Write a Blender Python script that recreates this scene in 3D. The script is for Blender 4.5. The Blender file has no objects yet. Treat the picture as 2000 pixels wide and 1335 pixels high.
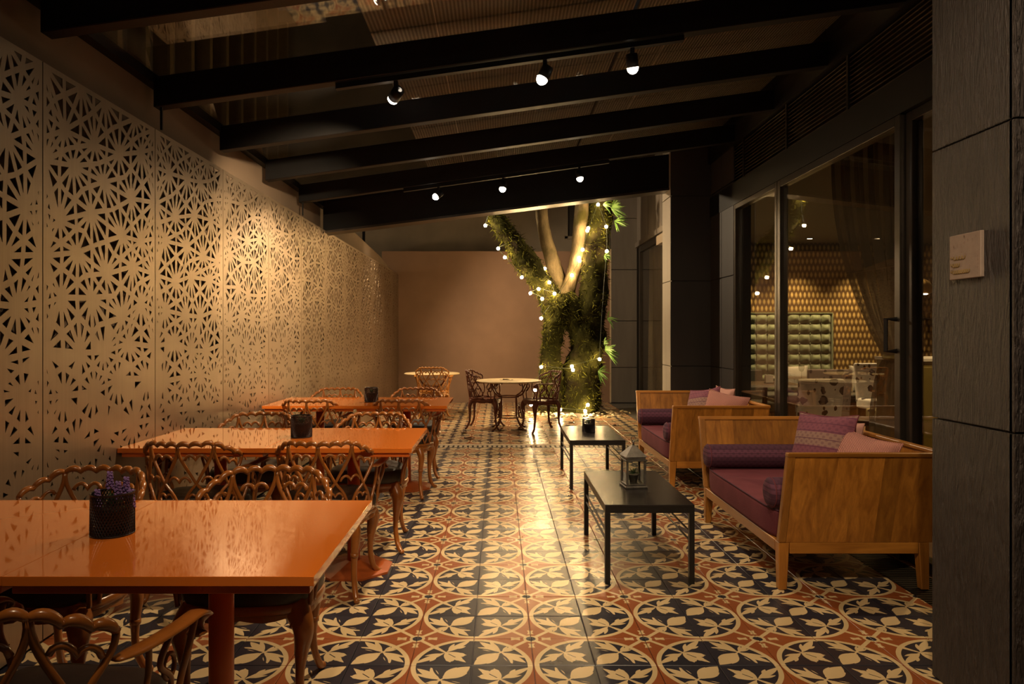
import bpy, bmesh, math, random
from mathutils import Vector, Matrix, noise
from mathutils.geometry import delaunay_2d_cdt

random.seed(7)
PI = math.pi
scene = bpy.context.scene
C = scene.collection

# ------------------------------------------------------------------ camera, world, exposure
# 2000 x 1335 frame, focal length 1380 px, vanishing point of the terrace at (974, 652), lens 1.342 m above the tiles
F, VX, VY, H = 1380.0, 974.0, 652.0, 1.342
cam = bpy.data.cameras.new('camera')
cam.sensor_width = 36.0
cam.lens = F / 2000 * 36.0
cam.shift_x = (1000 - VX) / 2000
cam.shift_y = -(667.5 - VY) / 2000
cam.clip_start = 0.02
camo = bpy.data.objects.new('camera', cam)
camo.location = (0, 0, H)
camo.rotation_euler = (PI / 2, 0, 0)
C.objects.link(camo)
scene.camera = camo

world = bpy.data.worlds.new('night_sky')
scene.world = world
world.use_nodes = True
bg = world.node_tree.nodes['Background']
bg.inputs[0].default_value = (0.55, 0.48, 0.42, 1)
bg.inputs[1].default_value = 0.02

vs = scene.view_settings
vs.view_transform = 'Standard'
vs.look = 'None'
vs.exposure = 0.2
vs.gamma = 1.0
vs.use_curve_mapping = False

WARM = (1.0, 0.74, 0.46)
SPOT_W = 112.0          # one track spotlight
BULB_E = 340.0         # fairy light bulbs
YARD_W = 580.0         # added yard floodlight
ROOM_W = 210.0          # one restaurant downlight


def at(x, y, Y):
    """world point seen at pixel (x, y) of the 2000 x 1335 frame at depth Y"""
    return Vector(((x - VX) / F * Y, Y, H - (y - VY) / F * Y))


def floor_at(x, y):
    Y = F * H / (y - VY)
    return Vector(((x - VX) / F * Y, Y, 0))


# ------------------------------------------------------------------ node helpers
class N:
    """a socket with arithmetic"""
    def __init__(s, nt, sock): s.nt, s.s = nt, sock
    def _m(s, op, b=None, c=None):
        n = s.nt.nodes.new('ShaderNodeMath'); n.operation = op
        for i, q in enumerate((s, b, c)):
            if q is None: continue
            if isinstance(q, N): s.nt.links.new(q.s, n.inputs[i])
            else: n.inputs[i].default_value = q
        return N(s.nt, n.outputs[0])
    def __add__(s, b): return s._m('ADD', b)
    __radd__ = __add__
    def __mul__(s, b): return s._m('MULTIPLY', b)
    __rmul__ = __mul__
    def __sub__(s, b): return s._m('SUBTRACT', b)
    def __rsub__(s, b): return (s * -1.0) + b
    def __truediv__(s, b): return s._m('DIVIDE', b)
    def abs(s): return s._m('ABSOLUTE')
    def sqrt(s): return s._m('SQRT')
    def floor(s): return s._m('FLOOR')
    def frac(s): return s._m('FRACT')
    def sin(s): return s._m('SINE')
    def max(s, b): return s._m('MAXIMUM', b)
    def min(s, b): return s._m('MINIMUM', b)
    def gt(s, b): return s._m('GREATER_THAN', b)
    def lt(s, b): return s._m('LESS_THAN', b)
    def pow(s, b): return s._m('POWER', b)


def new_mat(name):
    m = bpy.data.materials.new(name); m.use_nodes = True
    nt = m.node_tree
    return m, nt, nt.nodes['Principled BSDF']


def setp(b, **k):
    names = dict(col='Base Color', rough='Roughness', metal='Metallic', spec='Specular IOR Level', coat='Coat Weight',
                 coatr='Coat Roughness', ior='IOR', trans='Transmission Weight', sheen='Sheen Weight', aniso='Anisotropic',
                 sss='Subsurface Weight', alpha='Alpha', es='Emission Strength', ec='Emission Color')
    for a, v in k.items():
        if a in ('col', 'ec') and len(v) == 3: v = (*v, 1)
        b.inputs[names[a]].default_value = v


def coord(nt, kind='Object', scale=(1, 1, 1)):
    t = nt.nodes.new('ShaderNodeTexCoord')
    mp = nt.nodes.new('ShaderNodeMapping')
    nt.links.new(t.outputs[kind], mp.inputs[0])
    mp.inputs['Scale'].default_value = scale
    return mp.outputs[0]


def tex(nt, kind, vec, **k):
    n = nt.nodes.new('ShaderNodeTex' + kind)
    nt.links.new(vec, n.inputs['Vector'])
    for a, v in k.items():
        if hasattr(n, a) and a not in n.inputs.keys(): setattr(n, a, v)
        else: n.inputs[a].default_value = v
    return n


def ramp(nt, fac, stops):
    r = nt.nodes.new('ShaderNodeValToRGB')
    el = r.color_ramp.elements
    while len(el) < len(stops): el.new(0.5)
    for e, (p, c) in zip(el, stops):
        e.position = p; e.color = (*c, 1) if len(c) == 3 else c
    nt.links.new(fac, r.inputs[0])
    return r.outputs[0]


def mixc(nt, fac, a, b, mode='MIX'):
    m = nt.nodes.new('ShaderNodeMix'); m.data_type = 'RGBA'; m.blend_type = mode
    for sock, v in ((m.inputs[0], fac), (m.inputs[6], a), (m.inputs[7], b)):
        if isinstance(v, N): nt.links.new(v.s, sock)
        elif isinstance(v, bpy.types.NodeSocket): nt.links.new(v, sock)
        elif isinstance(v, (int, float)): sock.default_value = v
        else: sock.default_value = (*v, 1) if len(v) == 3 else v
    return m.outputs[2]


def bump(nt, b, height, strength=0.3, dist=0.01):
    n = nt.nodes.new('ShaderNodeBump')
    n.inputs['Strength'].default_value = strength
    n.inputs['Distance'].default_value = dist
    nt.links.new(height, n.inputs['Height'])
    nt.links.new(n.outputs[0], b.inputs['Normal'])
    return n


def simple(name, col, rough=0.5, metal=0.0, var=0.12, scale=12.0, bmp=0.0, bscale=60.0, stretch=(1, 1, 1), **k):
    m, nt, b = new_mat(name)
    setp(b, col=col, rough=rough, metal=metal, **k)
    vec = coord(nt, 'Object', stretch)
    n = tex(nt, 'Noise', vec, Scale=scale, Detail=4.0)
    lo = tuple(max(0, c * (1 - var)) for c in col); hi = tuple(min(1, c * (1 + var)) for c in col)
    nt.links.new(ramp(nt, n.outputs[0], [(0.3, lo), (0.7, hi)]), b.inputs['Base Color'])
    if bmp:
        n2 = tex(nt, 'Noise', vec, Scale=bscale, Detail=3.0)
        bump(nt, b, n2.outputs[0], bmp, 0.004)
    return m


def emitter(name, col, strength):
    m, nt, b = new_mat(name)
    setp(b, col=(0.9, 0.85, 0.75), rough=0.4, ec=col, es=strength)
    return m


def thin_glass(name, tint=(1, 1, 1), rough=0.0, base=0.0, gain=1.0):
    m = bpy.data.materials.new(name); m.use_nodes = True
    nt = m.node_tree; nt.nodes.clear()
    out = nt.nodes.new('ShaderNodeOutputMaterial')
    mx = nt.nodes.new('ShaderNodeMixShader')
    tr = nt.nodes.new('ShaderNodeBsdfTransparent'); tr.inputs[0].default_value = (*tint, 1)
    gl = nt.nodes.new('ShaderNodeBsdfGlossy'); gl.inputs['Roughness'].default_value = rough
    fr = nt.nodes.new('ShaderNodeFresnel'); ge = nt.nodes.new('ShaderNodeNewGeometry')
    io = N(nt, ge.outputs['Backfacing']) * (1 / 1.5 - 1.5) + 1.5      # same reflectance from both faces of the sheet
    nt.links.new(io.s, fr.inputs[0])
    f = (N(nt, fr.outputs[0]) * gain + base).min(1.0)
    nt.links.new(f.s, mx.inputs[0])
    nt.links.new(tr.outputs[0], mx.inputs[1]); nt.links.new(gl.outputs[0], mx.inputs[2])
    nt.links.new(mx.outputs[0], out.inputs[0])
    return m


# ------------------------------------------------------------------ mesh helpers
class MB:
    def __init__(s): s.v, s.f, s.fm = [], [], []
    def add(s, vs_, fs, mi=0):
        o = len(s.v); s.v += [tuple(p) for p in vs_]
        for f in fs: s.f.append(tuple(i + o for i in f)); s.fm.append(mi)
        return s
    def box(s, c, d, rot=None, mi=0):
        x, y, z = (q / 2 for q in d)
        vs_ = [Vector(p) for p in ((-x, -y, -z), (x, -y, -z), (x, y, -z), (-x, y, -z), (-x, -y, z), (x, -y, z), (x, y, z), (-x, y, z))]
        if rot is not None: vs_ = [rot @ p for p in vs_]
        return s.hexa([p + Vector(c) for p in vs_], mi)
    def bb(s, x0, x1, y0, y1, z0, z1, mi=0):
        return s.box(((x0 + x1) / 2, (y0 + y1) / 2, (z0 + z1) / 2), (x1 - x0, y1 - y0, z1 - z0), None, mi)
    def hexa(s, p, mi=0):
        return s.add(p, [(0, 3, 2, 1), (4, 5, 6, 7), (0, 1, 5, 4), (1, 2, 6, 5), (2, 3, 7, 6), (3, 0, 4, 7)], mi)
    def tube(s, pts, r, n=6, closed=False, flat=None, up=None, mi=0):
        pts = [Vector(p) for p in pts]
        m = len(pts)
        rs = r if isinstance(r, (list, tuple)) else [r] * m
        vs_, fs = [], []
        T = []
        for i in range(m):
            a = pts[(i - 1) % m] if closed or i else pts[0]
            b = pts[(i + 1) % m] if closed or i < m - 1 else pts[-1]
            t = (b - a)
            T.append(t.normalized() if t.length > 1e-9 else Vector((0, 0, 1)))
        ref = Vector(up) if up is not None else (Vector((0, 0, 1)) if abs(T[0].z) < 0.9 else Vector((1, 0, 0)))
        nrm = (ref - T[0] * ref.dot(T[0])).normalized()
        for i in range(m):
            if up is not None: q = Vector(up) - T[i] * Vector(up).dot(T[i])
            else: q = nrm - T[i] * nrm.dot(T[i])
            nrm = q.normalized() if q.length > 1e-6 else nrm
            bi = T[i].cross(nrm)
            for k in range(n):
                a = 2 * PI * k / n
                ra, rb = (rs[i], rs[i]) if flat is None else (flat[0] * rs[i], flat[1] * rs[i])
                vs_.append(pts[i] + nrm * math.cos(a) * ra + bi * math.sin(a) * rb)
        for i in range(m if closed else m - 1):
            j = (i + 1) % m
            for k in range(n):
                l = (k + 1) % n
                fs.append((i * n + k, i * n + l, j * n + l, j * n + k))
        if not closed:
            fs.append(tuple(range(n - 1, -1, -1))); fs.append(tuple((m - 1) * n + k for k in range(n)))
        return s.add(vs_, fs, mi)
    def lathe(s, prof, n=24, c=(0, 0, 0), mi=0, cap=True):
        vs_, fs = [], []
        for r, z in prof:
            for k in range(n):
                a = 2 * PI * k / n
                vs_.append((c[0] + r * math.cos(a), c[1] + r * math.sin(a), c[2] + z))
        for i in range(len(prof) - 1):
            for k in range(n):
                l = (k + 1) % n
                fs.append((i * n + k, i * n + l, (i + 1) * n + l, (i + 1) * n + k))
        if cap:
            fs.append(tuple(range(n - 1, -1, -1))); fs.append(tuple((len(prof) - 1) * n + k for k in range(n)))
        return s.add(vs_, fs, mi)
    def grid(s, fn, nu, nv, mi=0, close_u=False):
        vs_ = [fn(i / nu, j / nv) for j in range(nv + 1) for i in range(nu + (0 if close_u else 1))]
        w = nu if close_u else nu + 1
        fs = [(j * w + i, j * w + (i + 1) % w, (j + 1) * w + (i + 1) % w, (j + 1) * w + i) for j in range(nv) for i in range(nu)]
        return s.add(vs_, fs, mi)
    def mesh(s, name, mats, smooth=False):
        me = bpy.data.meshes.new(name)
        me.from_pydata(s.v, [], s.f)
        for m in (mats if isinstance(mats, (list, tuple)) else [mats]): me.materials.append(m)
        if isinstance(mats, (list, tuple)) and len(mats) > 1: me.polygons.foreach_set('material_index', s.fm)
        if smooth: me.polygons.foreach_set('use_smooth', [True] * len(me.polygons))
        me.update()
        return me
    def build(s, name, mats, parent=None, smooth=False, bevel=0.0, seg=2, loc=None, rot=None):
        return put(name, s.mesh(name, mats, smooth), parent, bevel, seg, loc, rot)


def put(name, me, parent=None, bevel=0.0, seg=2, loc=None, rot=None):
    o = bpy.data.objects.new(name, me)
    C.objects.link(o)
    if parent is not None: o.parent = parent
    if loc is not None: o.location = loc
    if rot is not None: o.rotation_euler = rot
    if bevel:
        b = o.modifiers.new('bevel', 'BEVEL'); b.width = bevel; b.segments = seg; b.limit_method = 'ANGLE'; b.angle_limit = 0.6
    return o


def tag(o, label=None, cat=None, group=None, kind=None):
    if label: o['label'] = label
    if cat: o['category'] = cat
    if group: o['group'] = group
    if kind: o['kind'] = kind
    return o


def thing(name, label, cat, loc=(0, 0, 0), rz=0.0, group=None, kind=None):
    o = bpy.data.objects.new(name, None)
    o.empty_display_size = 0.1
    C.objects.link(o)
    o.location = loc; o.rotation_euler = (0, 0, rz)
    return tag(o, label, cat, group, kind)


def copy_tree(o, parent=None):
    c = o.copy(); C.objects.link(c); c.parent = parent
    for ch in list(o.children): copy_tree(ch, c)
    return c


def bez(p0, p1, p2, p3, n=10):
    out = []
    for i in range(n + 1):
        t = i / n; u = 1 - t
        out.append(tuple(u ** 3 * a + 3 * u * u * t * b + 3 * u * t * t * c + t ** 3 * d for a, b, c, d in zip(p0, p1, p2, p3)))
    return out


def smooth_path(pts, n=6):
    """Catmull-Rom through pts (tuples of any length)"""
    out = []
    m = len(pts)
    for i in range(m - 1):
        p0, p1, p2, p3 = pts[max(i - 1, 0)], pts[i], pts[i + 1], pts[min(i + 2, m - 1)]
        for k in range(n):
            t = k / n
            out.append(tuple(0.5 * (2 * b + (c - a) * t + (2 * a - 5 * b + 4 * c - d) * t * t + (3 * b - a - 3 * c + d) * t ** 3)
                             for a, b, c, d in zip(p0, p1, p2, p3)))
    out.append(tuple(pts[-1]))
    return out


def spot(name, parent, loc, target, watts, size=1.5, blend=0.6, soft=0.03, col=WARM):
    l = bpy.data.lights.new(name, 'SPOT')
    l.energy = watts; l.color = col; l.spot_size = size; l.spot_blend = blend; l.shadow_soft_size = soft
    o = bpy.data.objects.new(name, l); C.objects.link(o)
    o.location = loc
    o.rotation_euler = (Vector(target) - Vector(loc)).to_track_quat('-Z', 'Y').to_euler()
    if parent is not None:
        o.parent = parent
        o.matrix_parent_inverse = Matrix.Translation(parent.location).inverted()
    return o


# ------------------------------------------------------------------ materials
def tile_material():
    m, nt, b = new_mat('encaustic_tile')
    uv = nt.nodes.new('ShaderNodeUVMap'); uv.uv_map = 'UVMap'
    sp = nt.nodes.new('ShaderNodeSeparateXYZ'); nt.links.new(uv.outputs[0], sp.inputs[0])
    u, v = N(nt, sp.outputs[0]), N(nt, sp.outputs[1])
    isB = u.gt(1.5)
    u = u - isB * 2.0

    def leaf(P, Q, w):
        ex, ey = Q[0] - P[0], Q[1] - P[1]; L = math.hypot(ex, ey); ex /= L; ey /= L
        t = (u * ex + v * ey - (P[0] * ex + P[1] * ey)) * (1 / L)
        s_ = (u * ey - v * ex - (P[0] * ey - P[1] * ex)).abs()
        return (t * (1 - t)) * (4.0 * w) - s_

    r = (u * u + v * v).sqrt()
    du, dv = 1 - u, 1 - v
    rd = (du * du + dv * dv).sqrt()
    diag = (u - v).abs()
    # cream sprigs inside the circle: two tile designs that alternate round it
    def blob(c, q, k=1.0):
        a, b2 = u - c[0], v - c[1]
        return (a * a + b2 * b2).sqrt() * -1.0 + q

    def union(items):
        g = None
        for it in items: g = it if g is None else g.max(it)
        return g
    def sym(P, Q, w): return [leaf(P, Q, w), leaf(P[::-1], Q[::-1], w)]
    gA = union(sym((.47, .45), (.94, .06), .062) + sym((.55, .42), (.80, .33), .032) + sym((.60, .30), (.70, .13), .035) + sym((.46, .47), (.36, .10), .062)
               + [leaf((.50, .50), (.10, .10), .060), blob((.37, .205), .075), blob((.205, .37), .075), blob((.235, .235), .068)])
    gB = union([leaf((.45, .45), (.03, .03), .135), leaf((.43, .33), (.24, .06), .055), leaf((.33, .43), (.06, .24), .055),
                leaf((.47, .48), (.88, .10), .072), leaf((.50, .46), (.92, .27), .042), leaf((.52, .42), (.66, .07), .060), leaf((.50, .50), (.70, .58), .030),
                leaf((.48, .47), (.10, .88), .072), leaf((.46, .50), (.27, .92), .042), leaf((.42, .52), (.07, .66), .060), leaf((.50, .50), (.58, .70), .030)])
    slitA = diag.lt(0.013) * r.gt(0.40) * r.lt(0.58)
    slitB = (r - 0.615).abs().lt(0.020) * diag.gt(0.030)
    sprig = (gA.gt(0.0) * (1 - slitA)) * (1 - isB) + (gB.gt(0.0) * (1 - slitB)) * isB
    stalk = (diag - (r - 0.62) * 0.16 - 0.018).lt(0.0) * r.gt(0.6)
    cream_in = sprig.max(stalk)
    circle = r.lt(0.905)
    # outside the circle
    ring = r.lt(0.985)
    halo = rd.lt(0.135)
    dot = rd.lt(0.085)
    spoke = diag.lt(0.05)
    rim = ((du.abs() - 0.012).lt(0.0) * 0.0)
    bow1 = ((du * 1.0).max((dv - 0.27).abs() * 0.75) - 0.036 - (dv - 0.27).abs() * 0.30).lt(0.0)
    bow2 = ((dv * 1.0).max((du - 0.27).abs() * 0.75) - 0.036 - (du - 0.27).abs() * 0.30).lt(0.0)
    cream_out = halo.max(spoke).max(bow1).max(bow2).max(ring)
    nz = tex(nt, 'Noise', coord(nt, 'Object'), Scale=3.0, Detail=6.0)
    nf = N(nt, nz.outputs[0])
    cream = ramp(nt, nz.outputs[0], [(0.3, (.50, .37, .19)), (0.7, (.62, .47, .26))])
    navy = ramp(nt, nz.outputs[0], [(0.3, (.012, .012, .020)), (0.7, (.026, .025, .036))])
    terra = ramp(nt, nz.outputs[0], [(0.3, (.22, .058, .016)), (0.7, (.29, .085, .026))])
    inner = mixc(nt, cream_in, navy, cream)
    outer = mixc(nt, cream_out, terra, cream)
    outer = mixc(nt, dot, outer, navy)
    col = mixc(nt, circle, outer, inner)
    nt.links.new(col, b.inputs['Base Color'])
    # polish differs from tile to tile, and the trodden aisle is the shiniest
    geo = nt.nodes.new('ShaderNodeNewGeometry')
    sx = nt.nodes.new('ShaderNodeSeparateXYZ'); nt.links.new(geo.outputs['Position'], sx.inputs[0])
    tx = ((N(nt, sx.outputs[0]) - 0.1415) * 4.0).floor()
    ty = ((N(nt, sx.outputs[1]) - 2.8637) * 4.0).floor()
    cb = nt.nodes.new('ShaderNodeCombineXYZ'); nt.links.new(tx.s, cb.inputs[0]); nt.links.new(ty.s, cb.inputs[1])
    wn = nt.nodes.new('ShaderNodeTexWhiteNoise'); nt.links.new(cb.outputs[0], wn.inputs[0])
    aisle = tx.gt(-1.5) * tx.lt(1.5)
    rough = N(nt, wn.outputs['Value']) * 0.07 + 0.27 - aisle * 0.07 + nf * 0.06
    nt.links.new(rough.s, b.inputs['Roughness'])
    setp(b, spec=0.55)
    sm = tex(nt, 'Noise', coord(nt, 'Object'), Scale=14.0, Detail=2.0)
    bump(nt, b, sm.outputs[0], 0.02, 0.004)
    return m


def wood_material(name, lo, hi, axis='Z', rough=0.38):
    m, nt, b = new_mat(name)
    st = {'Z': (9, 9, 0.8), 'X': (0.8, 9, 9), 'Y': (9, 0.8, 9)}[axis]
    oi = nt.nodes.new('ShaderNodeObjectInfo')
    t = nt.nodes.new('ShaderNodeTexCoord')
    ad = nt.nodes.new('ShaderNodeVectorMath'); ad.operation = 'ADD'
    mul = nt.nodes.new('ShaderNodeMath'); mul.operation = 'MULTIPLY'; mul.inputs[1].default_value = 37.0
    nt.links.new(oi.outputs['Random'], mul.inputs[0])
    nt.links.new(t.outputs['Object'], ad.inputs[0]); nt.links.new(mul.outputs[0], ad.inputs[1])
    mp = nt.nodes.new('ShaderNodeMapping'); mp.inputs['Scale'].default_value = st
    nt.links.new(ad.outputs[0], mp.inputs[0])
    n = tex(nt, 'Noise', mp.outputs[0], Scale=2.6, Detail=7.0, Roughness=0.6, Distortion=0.6)
    n2 = tex(nt, 'Noise', mp.outputs[0], Scale=14.0, Detail=3.0)
    c = ramp(nt, n.outputs[0], [(0.25, lo), (0.5, tuple((a + b_) / 2 for a, b_ in zip(lo, hi))), (0.75, hi)])
    c2 = mixc(nt, N(nt, n2.outputs[0]) * 0.35, c, tuple(q * 0.45 for q in lo))
    tone = N(nt, oi.outputs['Random']) * 0.55 + 0.68
    mm = nt.nodes.new('ShaderNodeVectorMath'); mm.operation = 'SCALE'
    nt.links.new(c2, mm.inputs[0]); nt.links.new(tone.s, mm.inputs[3])
    nt.links.new(mm.outputs[0], b.inputs['Base Color'])
    setp(b, rough=rough, coat=0.15, coatr=0.3)
    bump(nt, b, n2.outputs[0], 0.08, 0.003)
    return m


def band_fabric(name, base, alt, dark, scale):
    """woven stripes across local z with a small figured weave"""
    m, nt, b = new_mat(name)
    t = nt.nodes.new('ShaderNodeTexCoord')
    sp = nt.nodes.new('ShaderNodeSeparateXYZ'); nt.links.new(t.outputs['Object'], sp.inputs[0])
    x, z = N(nt, sp.outputs[0]), N(nt, sp.outputs[2])
    w = (z * scale)
    st = (w * 2 * PI).sin() * 0.5 + 0.5
    thin = ((w * 4 * PI).sin().abs()).lt(0.16)
    fig = (((x * 150).sin() * (z * 170).sin()) * 0.5 + 0.5)
    c = mixc(nt, st.gt(0.62), base, alt)
    c = mixc(nt, fig.gt(0.62) * 0.35, c, dark)
    c = mixc(nt, thin * 0.8, c, dark)
    nt.links.new(c, b.inputs['Base Color'])
    setp(b, rough=0.9, spec=0.2)
    wv = tex(nt, 'Noise', coord(nt, 'Object'), Scale=260.0, Detail=1.0)
    bump(nt, b, wv.outputs[0], 0.35, 0.002)
    return m


def knit_fabric(name, col, dark):
    m, nt, b = new_mat(name)
    vec = coord(nt, 'Object')
    w1 = tex(nt, 'Wave', vec, Scale=46.0, Distortion=2.0, Detail=1.0)
    w1.bands_direction = 'DIAGONAL'
    c = ramp(nt, w1.outputs[1], [(0.1, dark), (0.6, col)])
    nt.links.new(c, b.inputs['Base Color'])
    setp(b, rough=0.95, spec=0.2)
    bump(nt, b, w1.outputs[1], 0.6, 0.004)
    return m


def slate_material(name, lo, hi):
    m, nt, b = new_mat(name)
    vec = coord(nt, 'Object', (7, 7, 1.1))
    n = tex(nt, 'Noise', vec, Scale=5.0, Detail=6.0, Distortion=1.6)
    n2 = tex(nt, 'Noise', vec, Scale=22.0, Detail=4.0, Distortion=0.8)
    nt.links.new(ramp(nt, n.outputs[0], [(0.3, lo), (0.7, hi)]), b.inputs['Base Color'])
    setp(b, rough=0.55)
    h = (N(nt, n.outputs[0]) * 1.0 + N(nt, n2.outputs[0]) * 0.5)
    bump(nt, b, h.s, 1.0, 0.04)
    return m


def gold_paper():
    m, nt, b = new_mat('gold_wallpaper')
    t = nt.nodes.new('ShaderNodeTexCoord')
    sp = nt.nodes.new('ShaderNodeSeparateXYZ'); nt.links.new(t.outputs['Object'], sp.inputs[0])
    x, z = N(nt, sp.outputs[0]) * 15.0, N(nt, sp.outputs[2]) * 9.5
    row = z.floor()
    xx = (x + (row * 0.5).frac()).frac() - 0.5
    zz = z.frac()
    lf = (zz * (1 - zz)) * 1.7 - xx.abs()
    shade = (lf * 3.0).max(0.0).min(1.0)
    c = mixc(nt, shade, (.10, .055, .018), (.52, .36, .13))
    nt.links.new(c, b.inputs['Base Color'])
    setp(b, rough=0.45, metal=0.35)
    bump(nt, b, shade.s, 0.5, 0.01)
    return m


def floral_material(name, base, dark):
    m, nt, b = new_mat(name)
    vec = coord(nt, 'Object')
    vo = tex(nt, 'Voronoi', vec, Scale=6.5)
    vl = tex(nt, 'Voronoi', coord(nt, 'Object', (1, 1, .6)), Scale=14.0)
    nz = tex(nt, 'Noise', vec, Scale=22.0, Detail=2.0)
    d = N(nt, vo.outputs['Distance']) + N(nt, nz.outputs[0]) * 0.25
    mask = d.lt(0.44).max((N(nt, vl.outputs['Distance']) + N(nt, nz.outputs[0]) * 0.2).lt(0.33))
    nt.links.new(mixc(nt, mask, base, dark), b.inputs['Base Color'])
    setp(b, rough=0.85)
    return m


def screen_metal():
    m, nt, b = new_mat('brushed_bronze')
    vec = coord(nt, 'Object', (60, 60, 0.6))
    n = tex(nt, 'Noise', vec, Scale=3.0, Detail=4.0)
    big = tex(nt, 'Noise', coord(nt, 'Object', (1, 1, .6)), Scale=1.6, Detail=3.0)
    c = mixc(nt, 0.5, ramp(nt, n.outputs[0], [(0.3, (.34, .255, .18)), (0.7, (.43, .325, .23))]),
             ramp(nt, big.outputs[0], [(0.35, (.32, .24, .155)), (0.65, (.42, .32, .21))]))
    nt.links.new(c, b.inputs['Base Color'])
    r = N(nt, n.outputs[0]) * 0.12 + 0.32
    nt.links.new(r.s, b.inputs['Roughness'])
    setp(b, metal=0.85)
    return m


def ribbed_sheet():
    m, nt, b = new_mat('ribbed_shade_sheet')
    t = nt.nodes.new('ShaderNodeTexCoord')
    sp = nt.nodes.new('ShaderNodeSeparateXYZ'); nt.links.new(t.outputs['Object'], sp.inputs[0])
    w = (N(nt, sp.outputs[0]) * 2 * PI / 0.022).sin() * 0.5 + 0.5
    nt.links.new(mixc(nt, w, (.40, .35, .27), (.86, .78, .62)), b.inputs['Base Color'])
    setp(b, rough=0.45)
    bump(nt, b, w.s, 0.7, 0.01)
    return m


def bark_material(name, a, bcol, moss, amount):
    m, nt, b = new_mat(name)
    vec = coord(nt, 'Object')
    n = tex(nt, 'Noise', coord(nt, 'Object', (1, 1, .45)), Scale=9.0, Detail=8.0, Roughness=0.65)
    n2 = tex(nt, 'Noise', vec, Scale=2.6, Detail=5.0)
    c = ramp(nt, n.outputs[0], [(0.3, a), (0.7, bcol)])
    c = mixc(nt, ((N(nt, n2.outputs[0]) - (0.62 - amount * 0.3)) * 7.0).max(0.0).min(1.0), c, moss)
    nt.links.new(c, b.inputs['Base Color'])
    setp(b, rough=0.9, spec=0.08)
    bump(nt, b, n.outputs[0], 0.9, 0.03)
    return m


M = {}
M['tile'] = tile_material()
M['grout'] = simple('grout', (.21, .20, .205), 0.8)
M['screen'] = screen_metal()
M['orange'] = simple('orange_lacquer', (.72, .18, .022), 0.07, var=0.03, scale=3, coat=0.7, coatr=0.02)
M['orange_dark'] = simple('orange_lacquer_edge', (.60, .125, .017), 0.3, var=0.04, scale=3)
M['orange_base'] = simple('deep_orange_base', (.34, .075, .014), 0.35, var=0.1, scale=5)  # darker orange for the table base
M['chair'] = simple('painted_cast_iron', (.27, .086, .014), 0.28, var=0.14, scale=16, bmp=0.15, bscale=40, coat=0.3, coatr=0.2)
M['lit_chair'] = simple('golden_lit_cast_iron', (.42, .17, .030), 0.38, var=0.2, scale=20, bmp=0.2, bscale=50)  # golden light on the far yard chair, put into its paint colour
M['garden_chair'] = simple('rust_red_cast_iron', (.13, .035, .014), 0.42, var=0.25, scale=24, bmp=0.2, bscale=50)
M['leather'] = simple('dark_brown_seat_cover', (.022, .015, .012), 0.5, var=0.2, scale=9, bmp=0.35, bscale=16)
M['teak'] = wood_material('teak_board', (.23, .080, .011), (.62, .26, .040), 'Z')
M['teak_x'] = wood_material('teak_rail_across', (.28, .10, .014), (.56, .235, .036), 'X')
M['teak_y'] = wood_material('teak_rail_along', (.28, .10, .014), (.56, .235, .036), 'Y')
M['plum'] = simple('plum_cotton', (.150, .040, .055), 0.95, var=0.12, scale=5, bmp=0.3, bscale=220, spec=0.2)
M['bolster'] = band_fabric('figured_plum_weave', (.085, .035, .060), (.13, .05, .085), (.040, .018, .034), 9.0)
M['stripe_pillow'] = band_fabric('striped_mauve_weave', (.20, .070, .105), (.27, .165, .14), (.10, .036, .065), 5.0)
M['pink_knit'] = knit_fabric('pink_knit', (.50, .24, .20), (.26, .11, .10))
M['pink_plain'] = simple('pale_pink_cotton', (.46, .25, .21), 0.92, var=0.08, scale=6, bmp=0.3, bscale=200, spec=0.2)
M['black_steel'] = simple('black_powder_steel', (.010, .009, .009), 0.38, var=0.2)
M['black_top'] = simple('black_lacquer_top', (.013, .011, .011), 0.26, var=0.15, scale=4)
M['rafter'] = simple('black_painted_rafter', (.0045, .0038, .0034), 0.5, var=0.15, spec=0.25)
M['bronze_frame'] = simple('dark_bronze_aluminium', (.060, .050, .040), 0.34, metal=0.7, var=0.1)
M['louvre'] = simple('bronze_louvre', (.16, .12, .085), 0.32, metal=0.7, var=0.1)
M['plaster_brown'] = simple('brown_plaster', (.22, .132, .082), 0.85, var=0.12, scale=1.4, bmp=0.12, bscale=18)
M['plaster_screen'] = simple('beige_plaster_behind_screen', (.145, .098, .060), 0.85, var=0.10, scale=2.0, bmp=0.1, bscale=18)
M['concrete'] = simple('weathered_concrete', (.20, .165, .12), 0.85, var=0.22, scale=1.3, bmp=0.2, bscale=14)
M['clad'] = simple('grey_cladding', (.115, .098, .082), 0.6, var=0.12, scale=2.5, stretch=(3, 3, .4))
M['clad_lit'] = simple('lit_charcoal_cladding', (.28, .235, .18), 0.6, var=0.10, scale=2.5, stretch=(3, 3, .4))  # paler charcoal; light on the column's left face is put into the colour
M['clad_dark'] = simple('charcoal_cladding', (.030, .026, .024), 0.5, var=0.12, scale=2.5, stretch=(3, 3, .4))
M['slate'] = slate_material('riven_slate', (.024, .0175, .016), (.050, .037, .034))
M['ribbed'] = ribbed_sheet()
M['roof_glass'] = thin_glass('roof_glass', (.96, .95, .92), 0.03, base=0.14, gain=1.2)
M['pane'] = thin_glass('window_glass', (.86, .84, .78), 0.0, base=0.01, gain=1.2)
M['clear'] = thin_glass('clear_glass', (.93, .94, .92), 0.0, base=0.02)
M['paving'] = simple('dark_grey_paving', (.085, .078, .066), 0.5, var=0.25, scale=5)
M['stone_strip'] = simple('cream_stone_strip', (.42, .33, .21), 0.5, var=0.15, scale=8)
M['pebble'] = simple('pale_pebble', (.50, .42, .28), 0.6, var=0.3, scale=14)
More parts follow.
